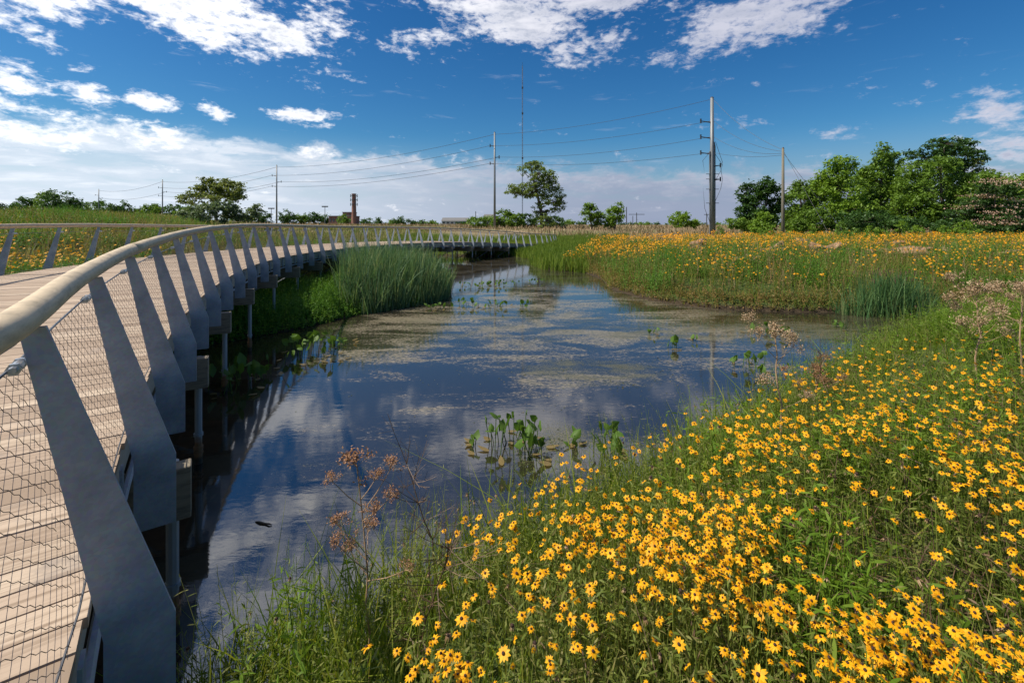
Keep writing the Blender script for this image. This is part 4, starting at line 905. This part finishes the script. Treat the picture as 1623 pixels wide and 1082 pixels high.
def tree(label, D, bx, lobes, leaf, mat, cover=2.6, tr=.2, group=None, name='tree', cat='tree', seed=0, clump=None, flat=.7, base_y=None, trunk=True, extra=None, limbs=True):
    rr = np.random.default_rng(seed+17); x0 = X(bx, D); z0 = float(hgt(x0, D)); e = empty(name, (x0, D, z0), label, cat, group)
    cen = []; PP = []; lim = MB(); ztop = 0
    for (cx, cy, rx, ry) in lobes:
        c = np.array([X(cx, D)-x0, rr.normal()*rx/F*D*.35, Z(cy, D)-z0]); a = rx/F*D; b = ry/F*D; cl = clump or max(leaf*1.6, .20*min(a, b)+.18)
        K = max(5, int(2.6*cover*(a*b)/(cl*cl)*.55)); d = unit(rr.normal(size=(K, 3))); q = rr.uniform(.35, 1.0, (K, 1))**.6
        cc = c + d*q*[a, a*.8, b]; cc = cc[cc[:, 2] > leaf*.3]; M = max(8, int(cover*8.5*(cl/leaf)**1.5)); m = len(cc)
        s_ = rr.uniform(.6, 1.25, (m, 1, 1)); pts = cc[:, None] + rr.normal(size=(m, M, 3))*[cl*.5, cl*.5, cl*.5*flat]*s_; PP.append(pts.reshape(-1, 3)); cen.append((c, cc, b))
        ztop = max(ztop, c[2])
    P = np.concatenate(PP); P = P[P[:, 2] > .05]; n = len(P); L = leaf*rr.uniform(.6, 1.3, n); Dn = unit(rr.normal(size=(n, 3))*[1, 1, .6]-[0, 0, .15])
    sd2 = unit(np.cross(Dn, unit(rr.normal(size=(n, 3))*.7+[0, 0, 1]))); cr = MB(); cr.add(*ribbons(P, Dn, L, L*.62, (.35, 1, .25), .15, (0, 0, -1), sd2)); cr.build('crown', mat, e)
    if extra is not None: extra(e, cen, rr)
    if trunk:
        ht = ztop*.92; t = np.linspace(0, 1, 8); tx = cen[int(np.argmax([c[0][2] for c in cen]))][0]
        T = np.stack([tx[0]*t**1.6+rr.normal(size=8)*tr*.3*t, tx[1]*t, -.3+(ht+.3)*t], 1); lim.add(*tube(T, tr*(1-.8*t), 9))
        if limbs:
            for (c, cc, b) in cen:
                j = int(np.clip(np.argmin(np.abs(T[:, 2]-(c[2]-b*.9))), 1, 6)); s0 = T[j]; mid = (s0+c)/2+[0, 0, -b*.15]; r_ = tr*(1-.8*t[j])*.6
                lim.add(*tube([s0, mid, c], [r_, r_*.7, r_*.4], 6, caps=False))
                for q in cc[rr.permutation(len(cc))[:14]]: lim.add(*tube([c, (c+q)/2+rr.normal(size=3)*.1, q], [r_*.35, r_*.22, r_*.1], 4, caps=False))
        lim.build('trunk', M_bark, e)
    return e
GR = 'trees of the grove at right'
tree('dark pointed tree standing apart at the left end of the right grove', 62, 1203, [(1203, 335, 24, 34), (1192, 308, 18, 20), (1212, 300, 18, 20), (1203, 352, 34, 22), (1180, 340, 14, 16), (1224, 325, 12, 30)], .30, C_dark, 2.4, .3, GR, seed=1)
tree('yellow-green tree just right of the wooden pole', 60, 1272, [(1272, 318, 26, 28), (1262, 345, 26, 24), (1290, 300, 20, 18), (1268, 296, 10, 10)], .30, C_mid, 2.2, .22, GR, seed=2)
tree('bright light green tree with a twin tip left of the grove centre', 57, 1335, [(1330, 300, 34, 34), (1322, 262, 16, 15), (1348, 262, 16, 14), (1338, 335, 40, 28), (1310, 290, 14, 20)], .28, C_light, 2.2, .25, GR, seed=3)
tree('tall tree with a slim leading shoot at the middle of the grove', 60, 1396, [(1398, 290, 34, 36), (1397, 240, 8, 14), (1396, 256, 14, 12), (1425, 252, 16, 14), (1395, 335, 42, 32), (1372, 278, 12, 14)], .30, C_mid, 2.4, .28, GR, seed=4)
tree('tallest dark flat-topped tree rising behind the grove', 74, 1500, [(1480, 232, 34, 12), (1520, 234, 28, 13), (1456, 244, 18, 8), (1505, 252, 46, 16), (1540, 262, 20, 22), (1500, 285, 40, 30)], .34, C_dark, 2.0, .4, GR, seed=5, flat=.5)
tree('broad rounded deep green tree in front of the tallest one', 56, 1490, [(1475, 300, 50, 46), (1520, 310, 34, 42), (1450, 335, 44, 34), (1510, 345, 50, 28), (1478, 266, 26, 14)], .28, C_mid, 2.4, .3, GR, seed=6)
tree('half-bare straggly tree right of the tallest one', 70, 1565, [(1556, 258, 10, 12), (1568, 272, 12, 12), (1575, 290, 14, 14)], .26, C_olive, .8, .14, GR, seed=7)
tree('light green tree at the right edge of the view', 64, 1610, [(1600, 300, 36, 22), (1622, 295, 26, 22), (1630, 330, 40, 32)], .32, C_light, 2.4, .25, GR, seed=8)
tree('wide mid green tree filling the back of the grove on its left half', 68, 1325, [(1290, 325, 40, 36), (1350, 310, 44, 40), (1410, 300, 44, 40), (1260, 350, 24, 20)], .34, C_mid, 2.2, .3, GR, seed=51)
tree('wide deep green tree filling the back of the grove on its right half', 70, 1540, [(1450, 320, 44, 40), (1540, 320, 40, 34), (1600, 335, 50, 30)], .34, C_mid, 2.2, .3, GR, seed=52)
def pink(e, cen, rr):
    mb = MB()
    for (c, cc, b) in cen:
        q = cc[(cc[:, 2] > c[2]) & (cc[:, 1] < c[1]+.6)]; q = np.repeat(q, 15, 0)+rr.normal(size=(len(q)*15, 3))*[.38, .38, .07]+[0, -.25, .38]
        mb.add(*ribbons(q, unit(rr.normal(size=(len(q), 3))+[0, 0, .6]), .14, .10, (.4, 1, .6), 0))
    mb.build('blossom', C_pink, e)
tree('spreading tree with flat tiers of pale pink blossom', 50, 1570, [(1560, 300, 26, 10), (1590, 305, 30, 10), (1545, 320, 26, 9), (1585, 325, 36, 11), (1535, 338, 26, 9), (1580, 345, 44, 14), (1560, 362, 50, 14)], .20, C_dark, 2.2, .16, GR, seed=9, flat=.35, extra=pink)
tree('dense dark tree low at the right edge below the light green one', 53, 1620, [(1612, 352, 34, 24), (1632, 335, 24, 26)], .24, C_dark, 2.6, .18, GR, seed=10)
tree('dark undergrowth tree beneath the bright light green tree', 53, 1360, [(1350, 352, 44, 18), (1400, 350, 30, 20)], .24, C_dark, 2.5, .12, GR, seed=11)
tree('low mid green tree filling in between pole and bright tree', 54, 1295, [(1290, 350, 30, 20), (1262, 358, 20, 12)], .24, C_mid, 2.5, .12, GR, seed=12)
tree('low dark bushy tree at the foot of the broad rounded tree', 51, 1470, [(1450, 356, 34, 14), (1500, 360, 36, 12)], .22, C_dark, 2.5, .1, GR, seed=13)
tree('low shrub at the left foot of the dark pointed tree', 60, 1165, [(1166, 352, 18, 9), (1182, 358, 16, 10)], .24, C_mid, 2.4, .06, 'shrubs on the flat', 'shrub', 'shrub', seed=14, trunk=False)
tree('light green shrub in front of the dark pointed tree', 55, 1212, [(1214, 352, 14, 16), (1205, 362, 18, 10)], .22, C_light, 2.4, .06, 'shrubs on the flat', 'shrub', 'shrub', seed=15, trunk=False)
for i, (px, D, w, tp, lb) in enumerate([(1333, 40, 14, 356, 'light green sapling directly below the bright light green tree'), (1392, 40, 16, 362, 'leafy sapling below the slim leading shoot'), (1430, 42, 10, 352, 'slim sapling with a bare tip before the grove'), (1352, 44, 10, 362, 'short sapling right of the light green one'),
    (1498, 42, 9, 360, 'small bright sapling below the broad rounded tree'), (1535, 43, 22, 354, 'wide light sapling before the pink-blossomed tree'), (1597, 42, 9, 368, 'tiny bright sapling near the right edge'), (1455, 44, 10, 360, 'little sapling left of the small bright one'),
    (1222, 46, 10, 358, 'thin sapling at the wooden pole foot'), (1206, 47, 6, 366, 'smallest sapling left of the wooden pole'), (1288, 44, 8, 358, 'thin pale sapling right of the wooden pole'), (1375, 43, 8, 360, 'slender sapling left of the leafy one'), (1140, 48, 12, 362, 'scrubby sapling beside the tall steel pole')]):
    tree(lb, D, px, [(px, tp+8, w*.7, 9), (px+R.normal()*3, tp+18, w, 9), (px-R.normal()*2, tp+2, w*.4, 6)], .14, C_light if i % 3 else C_mid, 1.3, .03, 'saplings before the grove', 'sapling', 'sapling', seed=60+i)
tree('tall open cottonwood with a notched crown standing beyond the bridge end', 88, 860, [(850, 264, 22, 11), (868, 282, 17, 14), (882, 300, 13, 12), (850, 302, 22, 18), (884, 326, 15, 12), (815, 306, 16, 10), (842, 262, 18, 9), (828, 272, 8, 8), (855, 275, 18, 12), (820, 298, 18, 11), (840, 302, 20, 12), (866, 285, 12, 14), (862, 305, 14, 14), (874, 318, 16, 11), (890, 316, 8, 10), (858, 335, 14, 16), (866, 350, 18, 14), (848, 288, 12, 10)], .30, C_cot, 1.5, .42, seed=20, name='cottonwood_tree', flat=.6)
tree('bushy dark tree left of the tall cottonwood', 92, 800, [(800, 345, 18, 13), (818, 350, 16, 12), (790, 352, 12, 8)], .36, C_mid, 2.4, .15, 'trees behind the bridge', seed=21)
tree('bushy tree behind the cottonwood trunk', 96, 838, [(836, 350, 20, 12), (880, 352, 18, 10)], .36, C_dark, 2.4, .15, 'trees behind the bridge', seed=22)
tree('low wide bush left of the slim steel pole', 98, 757, [(757, 353, 17, 9), (775, 352, 14, 11)], .36, C_mid, 2.4, .12, 'trees behind the bridge', seed=23)
tree('left tree of the rounded pair right of the cottonwood', 84, 938, [(936, 338, 15, 14), (946, 348, 13, 12), (932, 328, 8, 6)], .32, C_mid, 2.3, .18, 'rounded pair', seed=24)
tree('right tree of the rounded pair, lighter and a little taller', 84, 974, [(974, 342, 17, 14), (980, 330, 10, 8), (968, 352, 13, 9)], .32, C_light, 2.3, .18, 'rounded pair', seed=25)
tree('low wide round bush alone left of the tall steel pole', 72, 1084, [(1084, 350, 22, 10), (1080, 342, 14, 7), (1098, 354, 12, 7)], .28, C_light, 2.4, .08, 'shrubs on the flat', 'shrub', 'shrub', seed=26, trunk=False)
tree('round-headed open tree with reddish leaves behind the left meadow', 62, 344, [(342, 300, 34, 18), (330, 292, 22, 12), (360, 300, 26, 16), (315, 305, 18, 10), (375, 312, 16, 10), (344, 318, 34, 12)], .26, C_olive, 2.0, .22, seed=27, flat=.5)
tree('grey-green willow-like shrub in front of the open tree', 52, 345, [(342, 338, 38, 16), (375, 340, 26, 12), (310, 340, 22, 12), (360, 328, 18, 10), (403, 333, 10, 12)], .22, C_grey, 2.4, .08, 'shrubs on the flat', 'shrub', 'shrub', seed=28, trunk=False)
far = [(45, 322, 16, 300), (78, 314, 14, 290), (97, 313, 20, 280), (122, 325, 13, 290), (160, 328, 18, 300), (180, 328, 16, 290), (203, 330, 14, 300), (240, 332, 16, 300), (262, 334, 14, 310), (282, 332, 16, 300), (300, 336, 12, 300), (415, 338, 14, 300), (455, 336, 13, 290), (478, 338, 11, 300), (497, 339, 12, 300), (515, 341, 10, 310), (546, 343, 9, 230), (580, 348, 11, 300),
       (599, 346, 5, 290), (622, 349, 7, 300), (640, 346, 16, 250), (664, 350, 9, 260), (679, 350, 9, 270), (712, 353, 14, 320), (735, 353, 12, 300), (900, 349, 12, 200), (921, 352, 8, 220), (1005, 354, 10, 300), (1022, 354, 10, 290), (1042, 354, 12, 300), (1115, 355, 14, 320), (1145, 354, 12, 310), (20, 330, 14, 310), (-15, 326, 16, 300), (690, 354, 10, 300), (1062, 355, 10, 320), (980, 355, 12, 320), (385, 342, 14, 300)]
for i, (px, py, w, D) in enumerate(far):
    nb = 'left of the round-headed open tree' if px < 300 else 'near the brick chimney' if px < 620 else 'in the gap behind the bridge' if px < 800 else 'right of the cottonwood'
    h = 358-py
    if px < 310: py -= 6; w *= 1.25; h += 6
    e = tree('small hazy dark tree on the horizon '+nb, D, px, [(px, py+h*.30, w, h*.42), (px-w*.4, py+h*.6, w*.8, h*.4), (px+w*.45, py+h*.55, w*.75, h*.42)], .0036*D, [C_dark, C_mid, C_dark][i % 3], 1.9, .3, 'trees along the horizon', seed=100+i, limbs=False)

# ------------------------------------------------------------------ poles, wires, mast, chimney, buildings
M_gsteel = simple('grey_pole_steel', (.19, .20, .205), .5, metal=.2, var=.25, scale=.8, stretch=(1, 1, .15))
M_wpole = simple('weathered_pole_wood', (.17, .15, .11), .85, var=.35, scale=2, stretch=(3, 3, .2))
M_dk = simple('dark_hardware', (.05, .05, .055), .6, var=.2)
def pole(px, D, ytop, r, label, mat, arms=(), group=None, name='utility_pole'):
    x = X(px, D); z0 = float(hgt(x, D)); H = Z(ytop, D) - z0
    e = empty(name, (x, D, z0), label, 'utility pole', group)
    MB().add(*tube([(0, 0, -.5), (0, 0, H*.5), (0, 0, H)], [r, r*.8, r*.62], 12)).build('shaft', mat, e, smooth=True)
    MB().add(*tube([(0, 0, H), (0, 0, H+.12)], [r*.7, r*.3], 10)).build('cap', M_dk, e)
    for (sx, yp, L) in arms:
        za = Z(yp, D) - z0; o = MB(); o.add(*tube([(sx*r*.5, 0, za-.12*L), (sx*L, 0, za)], [.09, .06], 6)); ins = o.build('insulator_arm', M_dk, e); MB().add(*tube([(sx*(L-.02), 0, za-.30+i_*.05) for i_ in range(13)], [.13, .07]*6+[.13], 8)).build('insulator', M_dk, ins)
    return np.array([x, D, z0])
pA = pole(1128.5, 64, 155, .36, 'tallest grey steel power pole, thick with a bundle of cables down its side', M_gsteel, ((-1, 192, 1.6), (-1, 217, 1.6), (-1, 242, 1.6), (1, 262, 1.2), (1, 284, 1.2)))
pB = pole(784, 89, 210, .24, 'slim grey steel power pole rising behind the bridge end', M_gsteel, ((-1, 231, .9), (1, 249, .9), (-1, 259, .9)))
pC = pole(438.5, 138, 262, .26, 'power pole right of the round-headed open tree', M_gsteel, ((-1, 278, 1.4), (1, 288, 1.4), (-1, 295, 1.4)))
pD = pole(257.5, 182, 285, .27, 'power pole left of the round-headed open tree', M_gsteel, ((-1, 297, 1.6), (1, 304, 1.6), (-1, 310, 1.6)))
pE = pole(156.5, 231, 300, .28, 'second smallest power pole, right of the leftmost far trees', M_gsteel, ((-1, 309, 1.8), (1, 314, 1.8)))
pF = pole(85, 285, 311, .28, 'smallest power pole, against the leftmost far trees', M_gsteel)
pW = pole(1241, 52, 235, .20, 'brown wooden guyed pole standing in front of the grove', M_wpole)
# extras of the tallest pole: parallel shaft, cable bundle, steps
zA = float(pA[2]); e = [o for o in bpy.data.objects if o.get('label', '').startswith('tallest grey steel')][0]
MB().add(*tube([(.42, .1, -.3), (.42, .1, Z(232, 64)-zA), (.30, .1, Z(225, 64)-zA)], .13, 8)).build('conduit', M_gsteel, e)
MB().add(*tube([(-.36, -.1, -.3), (-.36, -.1, Z(240, 64)-zA)], .09, 8)).build('conduit', M_gsteel, e)
for sx, ys in ((-1, (242, 255, 275, 290, 330, 352)), (1, (225, 258, 266, 285, 300, 318)), (1, (245, 262, 272, 286))):
    P = [(sx*(.4+(.9 if 0 < i < len(ys)-1 else 0)*(.8+.3*(i % 2))), -.2, Z(yy, 64)-zA) for i, yy in enumerate(ys)]
    MB().add(*tube(P, .03, 5)).build('jumper_cable', M_dk, e)
for yp in (276, 284, 300, 322): MB().add(*tube([(-.9, -.15, Z(yp, 64)-zA), (.9, -.15, Z(yp, 64)-zA)], .04, 5)).build('bracket', M_dk, e)
def wire(a, b, sag, label, r=.026, group='power wires'):
    a = np.array(a, float); b = np.array(b, float); t = np.linspace(0, 1, 26)[:, None]; P = a + (b-a)*t; P[:, 2] -= (4*sag*t*(1-t))[:, 0]
    o = MB().add(*tube(P-P[0], r, 5)).build('power_wire', M_dk); o.location = P[0]; tag(o, label, 'wire', group)
def pp(px, py, D): return (X(px, D), D, Z(py, D))
for nm, ya, yb, db in (('topmost', 158, 213, 0), ('second', 192, 231, -.8), ('third', 217, 249, .8), ('lowest', 242, 259, -.8)):
    wire(pp(1126, ya, 64), pp(784+db*8, yb, 89), .9, nm+' wire strung between the tallest steel pole and the slim steel pole')
for nm, ya, yb, dx, dc in (('topmost', 213, 265, 0, 0), ('second', 231, 278, -7, -7), ('third', 249, 288, 7, 7), ('lowest', 259, 295, -7, -7)):
    wire(pp(784+dx, ya, 89), pp(438+dc, yb, 138), 1.6, nm+' wire strung from the slim steel pole to the pole right of the round-headed tree', .035)
for nm, ya, yb, dx, dc in (('topmost', 265, 288, 0, 0), ('second', 278, 297, -7, -6), ('third', 288, 304, 7, 6), ('lowest', 295, 310, -7, -6)):
    wire(pp(438+dx, ya, 138), pp(257+dc, yb, 182), 1.8, nm+' wire of the span passing behind the round-headed tree', .045)
for nm, ya, yb, dx in (('topmost', 288, 302, 0), ('lowest', 304, 314, 6)): wire(pp(257+dx, ya, 182), pp(156+dx*.7, yb, 231), 1.8, nm+' wire of the short far span left of the round-headed tree', .05)
for nm, ya, yb in (('topmost', 158, 237), ('second', 192, 240), ('third', 217, 243)): wire(pp(1131, ya, 64), pp(1240, yb, 52), .8, nm+' wire slanting down from the tallest pole to the wooden pole', .02)
wire(pp(1131, 242, 64), pp(1240, 246, 52), .35, 'near level wire from the tallest pole to the wooden pole', .02)
for q, (gx, D2) in enumerate(((1322, 46), (1350, 48))):
    x2 = X(gx, D2); wire(pp(1242, 240+q*3, 52), (x2, D2, float(hgt(x2, D2))), .05, ['steeper guy wire from the wooden pole to the ground', 'shallower guy wire from the wooden pole to the ground'][q], .018, 'guy wires')
def small_pole(px, D, ytop, label, arms, r=.22):
    x = X(px, D); z0 = float(hgt(x, D)); H = Z(ytop, D)-z0; e = empty('utility_pole', (x, D, z0), label, 'utility pole', 'small far poles')
    MB().add(*tube([(0, 0, -.5), (0, 0, H)], [r, r*.8], 8)).build('shaft', M_dk, e)
    for za, L in arms: MB().add(*box((0, 0, H-za), L*2, .2, .25)).build('crossarm', M_dk, e)
small_pole(993, 180, 328, 'plain small far pole right of the rounded pair', (), .2)
small_pole(1009, 230, 337, 'far pole with one wide crossarm right of the rounded pair', ((.9, 4),))
small_pole(1003, 260, 342, 'lowest far pole between its taller neighbours right of the rounded pair', ())
small_pole(754, 230, 335, 'thin far pole left of the slim steel pole', ())
small_pole(1120, 210, 338, 'thin far pole tucked beside the tallest steel pole', ((.6, 1.2),))
small_pole(222, 260, 326, 'thin far pole between two power poles at left', ())
for px, yt, lb in ((430, 331, 'floodlight mast left of the power pole by the meadow'), (515, 328, 'floodlight mast left of the brick building')):
    D = 240; x = X(px, D); z0 = float(hgt(x, D)); H = Z(yt, D)-z0; e = empty('floodlight_mast', (x, D, z0), lb, 'light mast')
    MB().add(*tube([(0, 0, -.5), (0, 0, H)], [.2, .14], 8)).build('shaft', M_gsteel, e); MB().add(*box((0, 0, H+.2), 3.2, .5, .6)).build('lamp_bank', M_dk, e)
# radio mast: triangular lattice with red and white paint bands
D = 420; x = X(828, D); z0 = float(hgt(x, D)); H = Z(104, D)-z0; e = empty('radio_mast', (x, D, z0), 'very tall thin lattice radio mast rising behind the cottonwood', 'radio mast'); mb = MB(); w = .42
cs = [(w*math.cos(a), w*math.sin(a)) for a in (0.5, 2.6, 4.7)]
for (a, b) in cs: mb.add(*tube([(a, b, 0), (a, b, H)], .11, 5))
zz = np.arange(0, H-2.4, 2.4)
for i, z in enumerate(zz):
    a, b = cs[i % 3], cs[(i+1) % 3]; mb.add(*tube([(a[0], a[1], z), (b[0], b[1], z+2.4)], .06, 4)); b = cs[(i+2) % 3]; mb.add(*tube([(a[0], a[1], z), (b[0], b[1], z+2.4)], .06, 4))
mb.build('lattice', simple('mast_paint', (.14, .16, .20), .6), e); MB().add(*tube([(0, 0, H), (0, 0, H+3)], .1, 5)).build('aerial', M_dk, e)
for zf in (.42, .7, .86): MB().add(*box((.1, 0, H*zf), 1.5, 1.2, 1.6)).build('antenna_panel', M_dk, e)
# brick chimney with antenna rings
M_brick, nt = newmat('brick'); n = N(nt); tc = n('ShaderNodeTexCoord').outputs['Object']
bk = n('ShaderNodeTexBrick', {'Vector': n.mapping(tc, (1, 1, 1), (0, 0, 0), (math.pi/2, 0, 0)), 'Color1': (.22, .07, .045, 1), 'Color2': (.30, .11, .07, 1), 'Mortar': (.30, .26, .22, 1), 'Scale': 1.6}); c = n.mix(n.mr(n.noise(tc, .35, 5, .6), .4, .65, 0, .6), bk.outputs[0], (.12, .06, .05))
p = n('ShaderNodeBsdfPrincipled', {'Base Color': c, 'Roughness': .9}); nt.links.new(p.outputs[0], n('ShaderNodeOutputMaterial').inputs[0])
D = 250; x = X(561, D); z0 = float(hgt(x, D)); H = Z(307, D)-z0; e = empty('chimney', (x, D, z0), 'old round brick chimney ringed with antennas beside the brick building', 'chimney')
MB().add(*tube([(0, 0, -.5), (0, 0, H*.5), (0, 0, H-.9), (0, 0, H-.85), (0, 0, H)], [1.35, 1.2, 1.08, 1.25, 1.25], 20)).build('shaft', M_brick, e, smooth=False)
for zf in (.93, .80, .66):
    rg = MB(); a = np.linspace(0, 2*np.pi, 17); rg.add(*tube(np.stack([1.55*np.cos(a), 1.55*np.sin(a), np.full(17, H*zf)], 1), .12, 5)).build('antenna_ring', M_dk, e)
    for q in range(6): a = q*1.047+.3; MB().add(*box((1.75*math.cos(a), 1.75*math.sin(a), H*zf), .35, .35, 1.7, a)).build('antenna_panel', M_gsteel, e)
M_win = simple('dark_window', (.04, .05, .06), .15, var=.2); M_roof = simple('grey_roof', (.16, .155, .15), .8, var=.2); M_pale = simple('pale_wall', (.50, .49, .46), .8, var=.12)
def building(px0, px1, ytop, D, label, wall, depth=12, win=0, gable=False, name='building'):
    x0, x1 = X(px0, D), X(px1, D); xc = (x0+x1)/2; z0 = float(hgt(xc, D))-.5; H = Z(ytop, D)-z0; e = empty(name, (xc, D, z0), label, 'building'); wd = x1-x0
    MB().add(*box((0, depth/2, H/2), wd, depth, H)).build('wall', wall, e)
    if gable:
        q = H; V = [(-wd/2-.4, -.4, q-.05), (wd/2+.4, -.4, q-.05), (wd/2+.4, depth+.4, q-.05), (-wd/2-.4, depth+.4, q-.05), (-wd/2-.4, depth/2, q+2.2), (wd/2+.4, depth/2, q+2.2)]
        m = MB(); m.add(V, [[0, 1, 5, 4], [2, 3, 4, 5], [0, 3, 2, 1]]); m.add(V, np.array([[3, 0, 4], [1, 2, 5]])); m.build('roof', M_roof, e)
    else: MB().add(*box((0, depth/2, H+.2), wd+.5, depth+.5, .4)).build('roof', M_roof, e)
    for i in range(win):
        cx = -wd/2 + (i+.5)*wd/win; MB().add(*box((cx, -.02, H*.62), wd/win*.55, .10, H*.34)).build('window', M_win, e)
building(521, 557, 343, 262, 'low flat-roofed brick factory building left of the chimney', M_brick, 14, 7, name='brick_building')
building(543, 556, 337, 268, 'taller brick block rising from behind the flat-roofed factory', M_brick, 10, 3, name='brick_building')
building(700, 740, 350, 300, 'long low pale shed with a grey gable roof behind the bridge', M_pale, 14, 6, True, 'shed')
building(768, 782, 349, 160, 'small house with gable roof left of the slim steel pole', M_pale, 8, 2, True, 'house')
building(598, 618, 354, 300, 'low white building right of the chimney', M_pale, 10, 4, name='shed')
building(890, 905, 354, 240, 'small pale building behind the trees right of the cottonwood', M_pale, 8, 3, name='shed')
# white marker post
D = 50; x = X(1168, D); z0 = float(hgt(x, D)); e = empty('marker_post', (x, D, z0), 'short white marker post before the dark pointed tree', 'marker post')
zt = Z(373, D)-z0; MB().add(*tube([(0, 0, -.2), (0, 0, max(.6, zt)-.1)], .10, 10)).build('post', simple('white_plastic', (.8, .8, .78), .4, var=.05), e); MB().add(*tube([(0, 0, max(.6, zt)-.1), (0, 0, max(.6, zt))], [.12, .09], 10)).build('cap', simple('white_cap', (.75, .75, .74), .4, var=.05), e)
#@@V4
